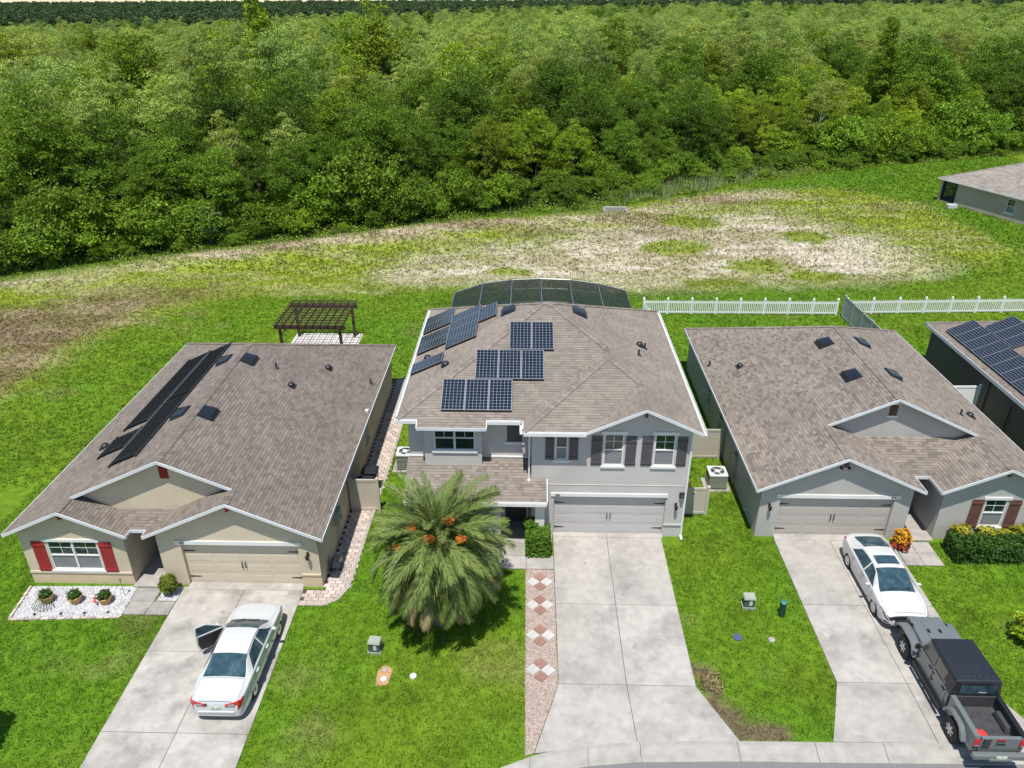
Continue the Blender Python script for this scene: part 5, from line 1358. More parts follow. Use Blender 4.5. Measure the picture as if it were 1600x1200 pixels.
# white sedan facing the street, dark roof glass
civ = thing('sedan', 'white sedan with dark sunroof parked nose to nose with the pickup', 'car', (14.40, 23.80, .035), math.pi)
CV = Loft([st(-2.38, .86, .66, .62, .45, .34, .03), st(-2.33, 1.02, .82, .74, .56, .28, .04), st(-2.2, 1.09, .93, .83, .62, .24, .05), st(-1.85, 1.16, .99, .88, .62, .2, .05), st(-1.2, 1.33, .98, .9, .58, .19, .055), st(-.45, 1.42, .96, .9, .56, .19, .055), st(.0, 1.42, .94, .9, .57, .19, .055), st(.42, 1.34, .92, .9, .6, .19, .055), st(1.18, .99, .87, .9, .70, .19, .07), st(1.65, .91, .81, .89, .70, .19, .07), st(2.08, .80, .71, .83, .62, .21, .05), st(2.24, .68, .60, .72, .5, .25, .03), st(2.29, .56, .50, .6, .42, .29, .02)])
cut_body(CV.body(), 'body', [M['car_pearl'], M['trim_black'], M['interior']], civ, ((1.35, .33, .37), (-1.36, .33, .37)))
CV.across('windscreen', M['car_glass'], civ, .26, 1.17, 9.12, 9.3); CV.across('rear_window', M['car_glass'], civ, -1.95, -1.05, 9.9, 9.6)
m_ = CV.across('sunroof', M['car_glass'], civ, -.42, .08, 10.3, 10.3, n=4)
CV.patch('side_window', M['car_glass'], civ, [(.92, 7.2), (-.02, 7.2), (-.02, 8.85), (.42, 8.85)]); CV.patch('side_window', M['car_glass'], civ, [(-.10, 7.2), (-1.3, 7.3), (-.95, 8.7), (-.10, 8.85)])
CV.patch('headlamp', M['lamp_clear'], civ, [(2.25, 5.7), (1.80, 6.3), (1.78, 7.0), (2.22, 7.6)]); CV.patch('headlamp_band', M['trim_black'], civ, [(2.262, 5.3), (1.95, 5.9), (1.95, 6.25), (2.255, 5.7)], off=.009)
CV.patch('indicator', M['amber'], civ, [(1.86, 6.1), (1.72, 6.2), (1.72, 6.6), (1.84, 6.6)], off=.01)
CV.across('grille', M['trim_black'], civ, 2.21, 2.275, 6.9, 6.6, n=6, off=.01)
CV.across('hood_seam', M['trim_black'], civ, 2.10, 2.112, 8.2, 8.2, n=1, off=.004)
CV.patch('hood_edge', M['trim_black'], civ, [(2.10, 8.0), (1.22, 8.6), (1.22, 8.68), (2.10, 8.12)], off=.003)
CV.across('rear_spoiler_line', M['trim_black'], civ, -2.2, -2.185, 9.0, 9.0, n=1, off=.004)
CV.patch('fog_recess', M['trim_black'], civ, [(2.27, 3.4), (2.12, 3.3), (2.10, 4.2), (2.26, 4.4)], off=.006)
CV.patch('tail_lamp', M['tail_red'], civ, [(-2.36, 5.8), (-2.0, 6.6), (-2.02, 7.3), (-2.34, 7.4)], off=.008)
CV.patch('lower_lip', M['trim_black'], civ, [(2.28, 2.2), (1.9, 2.2), (1.9, 2.9), (2.28, 2.9)], off=.006)
for y in (-.06, .98): CV.patch('door_seam', M['trim_black'], civ, [(y, 3.5), (y - .012, 3.5), (y - .012, 7.0), (y, 7.0)], off=.003)
for s in (-1, 1):
    m = MB(); m.ball((s * .99, .74, .95), (.11, .06, .065), 10, 8); m.box(s * .93 - .05, s * .93 + .05, .72, .78, .91, .94); m.build('mirror', M['car_pearl'], civ, smooth=True, off=(0, 0, 0))
    for y in (.08, -.95): B('door_handle', M['chrome'], civ, (s * .9 - .025, s * .9 + .025, y - .09, y + .09, .79, .815), off=(0, 0, 0))
for x in (-.1, .4):
    m = MB(); m.tube([(x, 1.13, CV.S(1.13, 11.5).z + .02), (x - .4, 1.04, CV.S(1.04, 10.9).z + .03)], .012, 5); m.build('wiper', M['trim_black'], civ, off=(0, 0, 0))
for (y, s) in ((1.35, 1), (1.35, -1), (-1.36, 1), (-1.36, -1)): wheel(civ, s * .79, y, .325, .215, s, 5, M['rim'])

# grey crew-cab pickup with black hardtop, tailgate towards the street
tr = thing('pickup_truck', 'grey pickup truck with black hardtop and open bed', 'pickup truck', (14.68, 18.68, .035)); Z0 = (0, 0, 0)
T = M['truck_grey']
def bev(o, w=.02, n=2):
    bm = bmesh.new(); bm.from_mesh(o.data); bmesh.ops.recalc_face_normals(bm, faces=bm.faces)
    bmesh.ops.bevel(bm, geom=[e for e in bm.edges if e.calc_face_angle(0) > .5], offset=w, segments=n, affect='EDGES', profile=.6, clamp_overlap=True); bm.to_mesh(o.data); bm.free()
    o.data.shade_smooth(); o.data.set_sharp_from_angle(angle=R(30)); return o
m = MB(); m.hexa([(-.60, 1.02, .62), (.60, 1.02, .62), (.52, 2.44, .62), (-.52, 2.44, .62)][::1], [(-.70, 1.02, 1.20), (.70, 1.02, 1.20), (.58, 2.44, 1.12), (-.58, 2.44, 1.12)]); bev(m.build('hood', T, tr, off=Z0), .06, 3)
m = MB(); m.hexa([(-.34, 1.1, 1.15), (.34, 1.1, 1.15), (.26, 2.3, 1.10), (-.26, 2.3, 1.10)], [(-.30, 1.1, 1.225), (.30, 1.1, 1.225), (.22, 2.25, 1.155), (-.22, 2.25, 1.155)]); bev(m.build('hood_bulge', T, tr, off=Z0), .02)
for s in (-1, 1): B('hood_vent', M['trim_black'], tr, (s * .2 - .045, s * .2 + .045, 1.62, 1.78, 1.19, 1.212), off=Z0); B('hood_latch', M['trim_black'], tr, (s * .60 - .03, s * .60 + .03, 2.0, 2.12, 1.09, 1.15), off=Z0)
m = MB(); m.box(-.58, .58, 2.44, 2.5, .62, 1.1); gr_ = bev(m.build('grille', T, tr, off=Z0), .02)
for k in range(7): B('grille_slot', M['trim_black'], gr_, (-.3 + k * .1 - .03, -.3 + k * .1 + .03, 2.49, 2.506, .72, 1.0), off=Z0)
for s in (-1, 1): m = MB(); m.ball((s * .45, 2.49, .9), (.1, .04, .1), 12, 8); m.build('headlamp', M['lamp_clear'], tr, smooth=True, off=Z0)
m = MB(); m.box(-.85, .85, 2.52, 2.72, .52, .72); bev(m.build('front_bumper', M['trim_black'], tr, off=Z0), .03)
m = MB(); m.box(-.74, .74, -2.78, 2.4, .42, .60); m.build('chassis', M['trim_black'], tr, off=Z0)
# cab
m = MB(); m.hexa([(-.77, -1.02, .50), (.77, -1.02, .50), (.77, 1.04, .50), (-.77, 1.04, .50)], [(-.80, -1.02, 1.22), (.80, -1.02, 1.22), (.78, 1.04, 1.22), (-.78, 1.04, 1.22)]); bev(m.build('cab', T, tr, off=Z0), .03)
m = MB(); m.hexa([(-.79, -1.02, 1.221), (.79, -1.02, 1.221), (.76, .98, 1.221), (-.76, .98, 1.221)], [(-.71, -.98, 1.74), (.71, -.98, 1.74), (.69, .74, 1.74), (-.69, .74, 1.74)]); bev(m.build('cab_frame', T, tr, off=Z0), .02)
m = MB(); m.hexa([(-.75, -1.10, 1.741), (.75, -1.10, 1.741), (.71, .80, 1.741), (-.71, .80, 1.741)], [(-.70, -1.06, 1.84), (.70, -1.06, 1.84), (.67, .72, 1.83), (-.67, .72, 1.83)]); ht = bev(m.build('hardtop', M['hardtop'], tr, off=Z0), .035, 3)
for s in (-1, 1):
    m = MB(); m.hexa([(s * .80 - .012, -1.10, 1.2), (s * .80 + .012, -1.10, 1.2), (s * .80 + .012, -.56, 1.2), (s * .80 - .012, -.56, 1.2)], [(s * .725 - .012, -1.08, 1.745), (s * .725 + .012, -1.08, 1.745), (s * .725 + .012, -.62, 1.745), (s * .725 - .012, -.62, 1.745)]); m.build('hardtop_quarter', M['hardtop'], tr, off=Z0)
m = MB(); m.hexa([(-.80, -1.11, 1.12), (.80, -1.11, 1.12), (.80, -1.03, 1.12), (-.80, -1.03, 1.12)], [(-.73, -1.10, 1.742), (.73, -1.10, 1.742), (.73, -.99, 1.742), (-.73, -.99, 1.742)]); m.build('hardtop_back', M['hardtop'], tr, off=Z0)
B('rear_window', M['car_glass'], tr, (-.56, .56, -1.128, -1.112, 1.30, 1.64), off=Z0); B('window_sticker', M['metal_white'], tr, (.05, .3, -1.133, -1.129, 1.36, 1.385), off=Z0)
for k in range(6): B('roof_bolt', M['alu'], ht, (-.5 + k * .2 - .012, -.5 + k * .2 + .012, -.92, -.90, 1.839, 1.846), off=Z0)
m = MB(); m.prism([(-.64, .985, 1.26), (.64, .985, 1.26), (.60, .775, 1.70), (-.60, .775, 1.70)], (0, .012, .004)); m.build('windscreen', M['car_glass'], tr, off=Z0)
for s in (-1, 1):
    xs2 = lambda z: s * (.80 - (z - 1.22) * .16 + .006)
    for nm, pts2 in (('side_window', [(.86, 1.27), (.06, 1.27), (.06, 1.68), (.70, 1.68)]), ('side_window', [(-.06, 1.27), (-.72, 1.27), (-.68, 1.68), (-.06, 1.68)])):
        m = MB(); m.prism([(xs2(z), y, z) for y, z in pts2], (s * .006, 0, 0)); m.build(nm, M['tan_glass'], tr, off=Z0)
    for y0, y1 in ((.02, .98), (-.86, -.02)):
        m = MB(); m.prism([(s * .785, y0, .54), (s * .785, y1, .54), (s * .803, y1, 1.215), (s * .803, y0, 1.215)], (s * .016, 0, 0)); d_ = bev(m.build('door', T, tr, off=Z0), .008, 1)
        B('handle', M['trim_black'], d_, (s * .83 - .02, s * .83 + .02, y0 + .06, y0 + .22, 1.06, 1.11), off=Z0); B('hinge', M['trim_black'], d_, (s * .82 - .015, s * .82 + .015, y1 - .08, y1 + .02, .75, .80), (s * .82 - .015, s * .82 + .015, y1 - .08, y1 + .02, 1.02, 1.07), off=Z0)
    m = MB(); m.box(s * .97 - .07, s * .97 + .07, .86, .94, 1.18, 1.36); m.box(s * .86 - .06, s * .86 + .06, .88, .92, 1.22, 1.27); m.build('mirror', M['trim_black'], tr, off=Z0)
    # flares
    fl = [(1.0, .60), (1.12, .82), (1.34, 1.0), (1.5, 1.03), (2.1, 1.03), (2.35, .95), (2.5, .78), (2.5, .70), (2.3, .86), (2.1, .94), (1.5, .94), (1.3, .86), (1.14, .62)]
    m = MB(); m.prism([(s * .60, y, z) for y, z in fl], (s * .34, 0, 0)); bev(m.build('front_flare', T, tr, off=Z0), .015, 1)
    fl = [(-2.42, .62), (-2.30, .84), (-2.1, 1.0), (-1.95, 1.03), (-1.5, 1.03), (-1.32, .95), (-1.16, .70), (-1.16, .60), (-1.24, .62), (-1.4, .86), (-1.55, .94), (-1.95, .94), (-2.1, .88), (-2.3, .62)]
    m = MB(); m.prism([(s * .77, y, z) for y, z in fl], (s * .17, 0, 0)); bev(m.build('rear_flare', T, tr, off=Z0), .015, 1)
    B('side_step', M['trim_black'], tr, (s * .86 - .05, s * .86 + .05, -1.0, 1.0, .40, .47), off=Z0)
    # bed side: outer skin, inner liner, cap
    B('bed_side', T, tr, (min(s * .70, s * .79), max(s * .70, s * .79), -2.66, -1.14, .56, 1.20), off=Z0); B('bed_rail', T if s < 0 else M['trim_black'], tr, (min(s * .64, s * .80), max(s * .64, s * .80), -2.68, -1.13, 1.201, 1.235), off=Z0)
    B('bed_liner_side', M['bedliner'], tr, (min(s * .66, s * .699), max(s * .66, s * .699), -2.6, -1.15, .74, 1.2), off=Z0); m = MB(); m.hexa([(min(s * .48, s * .659), -2.2, .74), (max(s * .48, s * .659), -2.2, .74), (max(s * .48, s * .659), -1.42, .74), (min(s * .48, s * .659), -1.42, .74)], [(min(s * .52, s * .659), -2.12, .98), (max(s * .52, s * .659), -2.12, .98), (max(s * .52, s * .659), -1.5, .98), (min(s * .52, s * .659), -1.5, .98)]); bev(m.build('wheel_box', M['bedliner'], tr, off=Z0), .02)
    m = MB(); m.box(s * .70 - .085, s * .70 + .085, -2.735, -2.69, .84, 1.12); lamp = bev(m.build('tail_lamp', M['tail_red'], tr, off=Z0), .01); B('reverse_lamp', M['lamp_clear'], lamp, (s * .70 - .055, s * .70 + .055, -2.742, -2.7355, .86, .91), off=Z0)
B('bed_floor', M['bedliner'], tr, (-.66, .66, -2.6, -1.15, .69, .74), off=Z0)
for k in range(8): B('floor_rib', M['bedliner'], tr, (-.44 + k * .125 - .03, -.44 + k * .125 + .03, -2.58, -1.2, .7401, .752), off=Z0)
B('bed_front', M['bedliner'], tr, (-.70, .70, -1.16, -1.12, .6, 1.2), off=Z0)
m = MB(); m.box(-.60, .60, -2.73, -2.62, .60, 1.22); m.box(-.785, -.61, -2.688, -2.60, .60, 1.19); m.box(.61, .785, -2.688, -2.60, .60, 1.19); tgt = m.build('tailgate', T, tr, off=Z0); bev(tgt, .012, 1)
B('tailgate_handle', M['tail_red'], tgt, (-.14, .14, -2.742, -2.731, 1.13, 1.18), off=Z0); B('handle_recess', M['trim_black'], tgt, (-.12, .12, -2.739, -2.731, 1.08, 1.128), off=Z0)
lo_ = link('lettering', text_mesh('Jeep', .17, M['trim_black']), tgt, (.02, -2.737, .93), (math.pi / 2, 0, 0))
for k in range(7): m = MB(); x = -.555 + k * .038; m.prism([(x, -2.7325, .76 if k > 2 else .76), (x + .024, -2.7325, .76), (x + .030, -2.7325, 1.17 if k > 2 else .93), (x + .006, -2.7325, 1.17 if k > 2 else .93)], (0, -.003, 0)); m.build('stripe_decal', M['trim_black'], tgt, off=Z0)
B('star_block_decal', M['trim_black'], tgt, (-.55, -.45, -2.7355, -2.7325, .95, 1.17), off=Z0)
m = MB(); m.box(-.82, .82, -2.96, -2.78, .52, .70); m.box(-.35, .35, -3.0, -2.9, .5, .6); bp_ = bev(m.build('rear_bumper', T, tr, off=Z0), .03); B('plate', M['plate'], tr, (-.17, .17, -2.985, -2.97, .605, .72), off=Z0)
for (y, s) in ((1.72, 1), (1.72, -1), (-1.77, 1), (-1.77, -1)): wheel(tr, s * .80, y, .405, .27, s, 7, M['rim'], rr=.56)
# red cloth lying in the bed
m = MB(); rows = []
for i in range(8):
    rows.append([(14.28 + .055 * j + .05 * math.sin(i * .9), 16.62 - .09 * i + .03 * math.sin(j * 1.7), .80 + .035 * math.sin(i * 1.3 + j) * (1 if 0 < j < 5 else .3)) for j in range(6)])
m.grid(rows); m.grid([[(p[0], p[1], .792) for p in r] for r in rows], flip=True); o = m.build('red_cloth', M['red_cloth'], smooth=60, off=(14.4, 16.3, .79)); o.location = (14.4, 16.3, .795); tag(o, 'crumpled red cloth lying in the pickup bed', 'cloth')

# ------------------------------------------------------------------ foliage helpers
def leafmat(name, a, b=None, rnd=.2, isl=.3, tr=.3, rough=.6): return mat(name, a, rough, island=isl, obj_rand=rnd, col2=b or a, transl=tr, spec=.25)
M['leaf_oak'] = leafmat('dark_broadleaf', (.088, .165, .011), (.125, .210, .015), .4, isl=.52, tr=.35)
M['leaf_mid'] = leafmat('mid_broadleaf', (.180, .280, .014), (.250, .335, .020), .36, isl=.5, tr=.35)
M['leaf_pale'] = leafmat('pale_feathery_leaf', (.330, .395, .070), (.270, .380, .085), .28, isl=.48, tr=.35)
M['leaf_shrub'] = leafmat('shrub_leaf', (.190, .290, .018), (.130, .230, .018), .34, isl=.5, tr=.35)
M['leaf_sabal'] = leafmat('sabal_leaf', (.105, .155, .045), None, .1)
M['leaf_hedge'] = leafmat('hedge_leaf', (.085, .175, .014), None, .05)
M['leaf_hedge_dark'] = leafmat('dark_hedge_leaf', (.038, .092, .012), None, .05, isl=.45)
M['leaf_gold'] = leafmat('golden_shrub_leaf', (.32, .32, .03), None, .1, isl=.35)
M['leaf_orange'] = leafmat('croton_leaf', (.60, .30, .02), None, .05, isl=.5)
M['leaf_red'] = leafmat('croton_red_leaf', (.30, .05, .02), None, .05, isl=.4)
M['leaf_topiary'] = leafmat('topiary_leaf', (.13, .17, .015), None, .05)
M['leaf_pot'] = leafmat('potted_leaf', (.045, .10, .015), None, .1)
M['palm_leaf'] = leafmat('palm_leaflet', (.170, .230, .058), (.140, .205, .048), .18, isl=.4, tr=.3)
M['palm_tip'] = leafmat('dry_palm_leaflet', (.34, .27, .14), None, .1)
M['palm_rachis'] = mat('palm_rachis', (.22, .24, .08), .6)
M['leaf_under'] = leafmat('undergrowth_leaf', (.190, .275, .025), None, 0.0001, isl=.5, tr=.35)
M['reed'] = leafmat('pale_reed', (.30, .36, .17), None, .1, isl=.5)

def leaves(N, cen, nor, size, aspect, seed, droop=0.0, mat_idx=None):
    """N kite-shaped leaf faces at cen with normals nor"""
    r = np.random.RandomState(seed)
    nor = nor / np.linalg.norm(nor, axis=1, keepdims=True)
    a = np.cross(nor, r.normal(size=(N, 3))); a /= np.linalg.norm(a, axis=1, keepdims=True)
    a[:, 2] -= droop; a /= np.linalg.norm(a, axis=1, keepdims=True)
    b = np.cross(nor, a)
    s = (size * r.uniform(.65, 1.3, N))[:, None]
    v = np.stack([cen - a * s * .5, cen + b * s * aspect * .5 - a * s * .05, cen + a * s * .5, cen - b * s * aspect * .5 - a * s * .05], 1).reshape(-1, 3)
    return v
def leaf_mesh(name, v, mats):
    me = bpy.data.meshes.new(name); n = len(v) // 4
    np_mesh(me, v, np.arange(n * 4).reshape(n, 4), 4)
    for m_ in mats: me.materials.append(m_)
    return me
def crown(kind, seed):
    r = np.random.RandomState(seed)
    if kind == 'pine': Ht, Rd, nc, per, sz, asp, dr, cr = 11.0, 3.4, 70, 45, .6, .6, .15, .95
    elif kind == 'oak': Ht, Rd, nc, per, sz, asp, dr, cr = 11.5, 3.5, 150, 92, .205, .62, .15, .85
    elif kind == 'mid': Ht, Rd, nc, per, sz, asp, dr, cr = 10.0, 2.8, 130, 84, .20, .58, .2, .72
    elif kind == 'pale': Ht, Rd, nc, per, sz, asp, dr, cr = 12.5, 2.7, 125, 84, .25, .36, .25, .74
    elif kind == 'cyp': Ht, Rd, nc, per, sz, asp, dr, cr = 15.5, 2.6, 120, 60, .32, .35, .3, .6
    elif kind == 'shrub': Ht, Rd, nc, per, sz, asp, dr, cr = 2.6, 1.5, 80, 80, .135, .55, .1, .45
    cs = []
    for i in range(nc):
        d = r.normal(size=3); d /= np.linalg.norm(d)
        if d[2] < -.55: d[2] *= -.5
        q = r.uniform(.45, 1.0) ** .6
        if kind == 'cyp':
            h = r.uniform(.25, 1.0) * Ht; w = Rd * (1.05 - (h / Ht)) ** .8 + .25; t = r.uniform(0, 6.28); p = np.array([math.cos(t) * w * r.uniform(.3, 1), math.sin(t) * w * r.uniform(.3, 1), h])
        elif kind == 'shrub': p = np.array([d[0] * Rd * q, d[1] * Rd * q, Ht * .45 + d[2] * Ht * .42 * q])
        else:
            cz_ = .53 * Ht; rz_ = .47 * Ht; p = np.array([d[0] * Rd * q, d[1] * Rd * q, cz_ + d[2] * rz_ * q])
            lob = 1 + .28 * math.sin(3 * math.atan2(p[1], p[0]) + seed) ; p[:2] *= lob
        cs.append(p)
    # a few low clumps so that the skirt is not bare
    V_ = []
    for i, p in enumerate(cs):
        k = int(per * r.uniform(.7, 1.3)); rad = cr * r.uniform(.65, 1.25)
        d = r.normal(size=(k, 3)); d /= np.linalg.norm(d, axis=1, keepdims=True); d[:, 2] = np.where(d[:, 2] < -.3, -d[:, 2] * .6, d[:, 2])
        c = p + d * (rad * r.uniform(.35, 1.0, (k, 1)) ** .5) * np.array([1, 1, .72])
        n = d * .7 + np.array([0, 0, .45]) + r.normal(size=(k, 3)) * .75
        V_.append(leaves(k, c, n, sz, asp, seed * 97 + i, dr))
    v = np.concatenate(V_); v[:, 2] = np.maximum(v[:, 2], .05)
    return v, Ht, Rd
def trunk_mesh(Ht, Rd, seed, pale=False):
    r = random.Random(seed); m = MB()
    p = [(0, 0, -.3)]; x = y = 0
    for k in range(1, 6): x += r.uniform(-.15, .15); y += r.uniform(-.15, .15); p.append((x, y, Ht * .8 * k / 5))
    m.tube(p, [.20, .17, .14, .11, .08, .03], 6)
    for k in range(6):
        z = Ht * r.uniform(.3, .65); a = r.uniform(0, 6.28); q = p[min(5, max(1, int(z / (Ht * .8) * 5)))]
        e = (q[0] + math.cos(a) * Rd * .8, q[1] + math.sin(a) * Rd * .8, z + Ht * .18); md = (q[0] + math.cos(a) * Rd * .35, q[1] + math.sin(a) * Rd * .35, z + Ht * .06)
        m.tube([(q[0], q[1], z), md, e], [.08, .055, .015], 5)
    return m.mesh('trunk', M['pale_bark'] if pale else M['bark'], off=(0, 0, 0))
KINDS = {}
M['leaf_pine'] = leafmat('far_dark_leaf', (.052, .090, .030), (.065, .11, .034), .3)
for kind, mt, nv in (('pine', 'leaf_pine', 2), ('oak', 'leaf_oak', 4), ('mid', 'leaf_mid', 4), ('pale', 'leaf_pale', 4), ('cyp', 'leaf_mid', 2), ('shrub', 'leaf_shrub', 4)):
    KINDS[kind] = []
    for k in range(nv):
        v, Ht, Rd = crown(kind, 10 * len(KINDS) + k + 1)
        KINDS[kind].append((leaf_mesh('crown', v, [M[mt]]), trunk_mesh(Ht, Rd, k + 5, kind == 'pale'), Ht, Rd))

# ------------------------------------------------------------------ the forest: 300 nearest trees one by one, the rest as one mass
TL = {'oak': ('dark green broadleaf tree at the forest edge behind the field', 'broadleaf_tree'), 'mid': ('bright green leafy tree in the forest behind the field', 'leafy_tree'),
      'pale': ('pale green feathery tree standing inside the forest', 'feathery_tree'), 'pine': ('very dark green tree in the distant forest stand', 'dark_tree'), 'cyp': ('tall slim conical green tree rising from the forest', 'conical_tree')}
pts_f = []
fr_ = np.random.RandomState(77)
def in_view(x, y, z=6, mx=1.12):
    vx, vy, vz = x, y, z - CAM_H
    dz = vx * _F[0] + vy * _F[1] + vz * _F[2]
    if dz < 1: return False
    u = (vx * _R[0] + vy * _R[1]) / dz
    return abs(u) < 800 / FPX * mx
y = 50.0
while y < 690:
    sp = 3.4 if y < 130 else 4.0 if y < 220 else (4.8 if y < 340 else 6.2)
    hw_ = y * .85 + 12
    x = -hw_
    while x < hw_:
        qx, qy = x + fr_.uniform(-.42, .42) * sp, y + fr_.uniform(-.42, .42) * sp
        ed = qy - float(edge_y(qx))
        lim = 3.0 if qx < 2 else 7.0 if qx < 40 else 3.5
        if ed > lim and in_view(qx, qy): pts_f.append((qx, qy, ed - lim))
        x += sp
    y += sp
trees = []
for (x, y, ed) in pts_f:
    n = float(vnoise(x, y, 14, 61)); n2 = float(vnoise(x, y, 9, 66)); d = math.hypot(x, y)
    pale_p = min(.85, max(.02, (ed - 14) / 60)) * (.4 + 1.1 * n)
    u = fr_.rand()
    if u < pale_p: kind = 'pale'
    elif fr_.rand() < .004: kind = 'cyp'
    elif n2 > .58 - (.12 if ed > 25 else 0): kind = 'mid'
    else: kind = 'oak'
    if d > 330: kind = fr_.choice(['oak', 'mid', 'pale'], p=[.2, .35, .45])
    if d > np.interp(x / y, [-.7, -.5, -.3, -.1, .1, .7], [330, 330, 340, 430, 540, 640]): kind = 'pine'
    s = (fr_.uniform(.62, 1.02) if fr_.rand() < .87 else fr_.uniform(1.05, 1.35)) * (.72 + .28 * min(1, ed / 8)) * (.9 + .25 * n2)
    if d > 200: s = min(s, 1.08) * float(np.interp(x / y, [-.35, .1, .5], [.98, 1.12, 1.2]))
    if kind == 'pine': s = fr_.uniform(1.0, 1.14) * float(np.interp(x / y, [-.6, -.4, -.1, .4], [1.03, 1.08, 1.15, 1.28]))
    trees.append((d, x, y, kind, s, fr_.randint(0, 4), fr_.uniform(0, 6.28)))
for q, dd, s in ((300, 128, 1.24), (318, 134, 1.18), (612, 132, 1.26), (636, 128, 1.3), (485, 140, 1.14), (930, 150, 1.12), (430, 150, 1.1), (160, 140, 1.08), (1180, 160, 1.1)):
    a = (q - 800) / FPX; dx, dy = _F[0] + a * _R[0], _F[1] + a * _R[1]; k = dd / math.hypot(dx, dy)
    trees.append((40, dx * k, dy * k, 'mid', s * 1.42, len(trees) % 4, q * .1))
trees.sort()
rest = []; tot = 0
SRC = {}
for (d, x, y, kind, s, vi, rz) in trees:
    vs_ = KINDS[kind]; vi = vi % len(vs_); cm, tmn, Ht, Rd = vs_[vi]
    if tot < 300:
        lab, nm = TL[kind]
        t = thing(nm, lab, 'tree', (x, y, -.05), rz, nm.replace('_', ' ') + 's of the forest'); t.scale = (s, s, s * rng.uniform(.9, 1.12))
        o = link('crown', cm, t); link('trunk', tmn, t); SRC.setdefault((kind, vi), o)
        tot += 1
    else: rest.append((x, y, kind, vi, s, rz))
for kind in ('oak', 'mid', 'pale', 'cyp', 'pine'):                      # make sure that every variant stands once in the open forest
    for vi in range(len(KINDS[kind])):
        if (kind, vi) not in SRC:
            for q in rest:
                if q[2] == kind and q[3] == vi:
                    cm, tmn, Ht, Rd = KINDS[kind][vi]; lab, nm = TL[kind]
                    t = thing(nm, lab, 'tree', (q[0], q[1], -.05), q[5], nm.replace('_', ' ') + 's of the forest'); t.scale = (q[4],) * 3
                    SRC[kind, vi] = link('crown', cm, t); link('trunk', tmn, t); rest.remove(q); break
def scatter(name, pts, src, kind='stuff'):
    """one object: points carrying scale, turn and variant, each showing one of the source meshes"""
    me = bpy.data.meshes.new(name); me.from_pydata([(p[0], p[1], p[2]) for p in pts], [], [])
    for nm, ty, col in (('scl', 'FLOAT', 3), ('rot', 'FLOAT', 4), ('var', 'INT', 5)):
        me.attributes.new(nm, ty, 'POINT').data.foreach_set('value', [p[col] for p in pts])
    o = link(name, me); ng = bpy.data.node_groups.new(name, 'GeometryNodeTree')
    ng.interface.new_socket('Geometry', in_out='INPUT', socket_type='NodeSocketGeometry'); ng.interface.new_socket('Geometry', in_out='OUTPUT', socket_type='NodeSocketGeometry')
    N, L = ng.nodes, ng.links; gi, go = N.new('NodeGroupInput'), N.new('NodeGroupOutput'); jn = N.new('GeometryNodeJoinGeometry')
    def attr(nm, ty):
        a = N.new('GeometryNodeInputNamedAttribute'); a.data_type = ty; a.inputs[0].default_value = nm; return a.outputs[0]
    cx = N.new('ShaderNodeCombineXYZ'); L.new(attr('rot', 'FLOAT'), cx.inputs[2]); er = N.new('FunctionNodeEulerToRotation'); L.new(cx.outputs[0], er.inputs[0])
    sc_ = attr('scl', 'FLOAT'); va = attr('var', 'INT')
    for i, so in enumerate(src):
        oi = N.new('GeometryNodeObjectInfo'); oi.transform_space = 'ORIGINAL'; oi.inputs[0].default_value = so; oi.inputs[1].default_value = True
        cp = N.new('FunctionNodeCompare'); cp.data_type = 'INT'; cp.operation = 'EQUAL'; L.new(va, cp.inputs[2]); cp.inputs[3].default_value = i
        ip = N.new('GeometryNodeInstanceOnPoints'); L.new(gi.outputs[0], ip.inputs['Points']); L.new(cp.outputs[0], ip.inputs['Selection']); L.new(oi.outputs['Geometry'], ip.inputs['Instance']); L.new(er.outputs[0], ip.inputs['Rotation']); L.new(sc_, ip.inputs['Scale'])
        L.new(ip.outputs[0], jn.inputs[0])
    L.new(jn.outputs[0], go.inputs[0])
    md = o.modifiers.new('scatter', 'NODES'); md.node_group = ng
    o['kind'] = kind
    return o
keys = list(SRC.keys())
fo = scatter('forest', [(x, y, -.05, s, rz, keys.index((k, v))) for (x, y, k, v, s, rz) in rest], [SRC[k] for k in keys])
tag(fo, 'dense green forest stretching away to the horizon', 'forest')

# shrubs and reeds along the edge
ns = 0
for i in range(900):
    x = fr_.uniform(-62, 96); e = float(edge_y(x)); wdt = 3.2 if x < 2 else 7.5 if x < 42 else 3.5
    y = e + (fr_.uniform(-.12, 1.15) + .25 * math.sin(x * .9) * math.sin(x * .37)) * wdt
    if not in_view(x, y, 1, 1.03) or ns >= 290: continue
    s = fr_.uniform(.3, 1.0) ** 1.2 * (.55 + 1.25 * (y - e) / wdt) * (1.0 if 4 < x < 40 else 1.45); cm = KINDS['shrub'][fr_.randint(0, 4)][0]
    o = link('shrub', cm, None, (x, y, -.05), (0, 0, fr_.uniform(0, 6.28)), (s, s, s * fr_.uniform(.8, 1.3))); tag(o, 'leafy green shrub along the front edge of the forest', 'shrub', 'shrubs along the forest edge'); ns += 1
m = MB(); k = 0
for i in range(5200):
    x = fr_.normal(19, 6.5) if i % 3 == 0 else fr_.uniform(-60, 80); e = float(edge_y(x)); y = e + fr_.uniform(-.8, 5.5 if 2 < x < 42 else 2.2) + .8 * math.sin(x * 1.1)
    h = fr_.uniform(.35, 1.3) * (1.15 if 8 < x < 32 else .6); a = fr_.uniform(0, 6.28); l = fr_.uniform(.05, .4)
    dx, dy = math.cos(a), math.sin(a); w = .035
    m.face([(x - dy * w, y + dx * w, 0), (x + dy * w, y - dx * w, 0), (x + dx * l, y + dy * l, h)])
tag(m.build('reeds', M['reed'], off=(0, 0, 0)), 'pale dry reeds in front of the forest', 'reeds', kind='stuff')

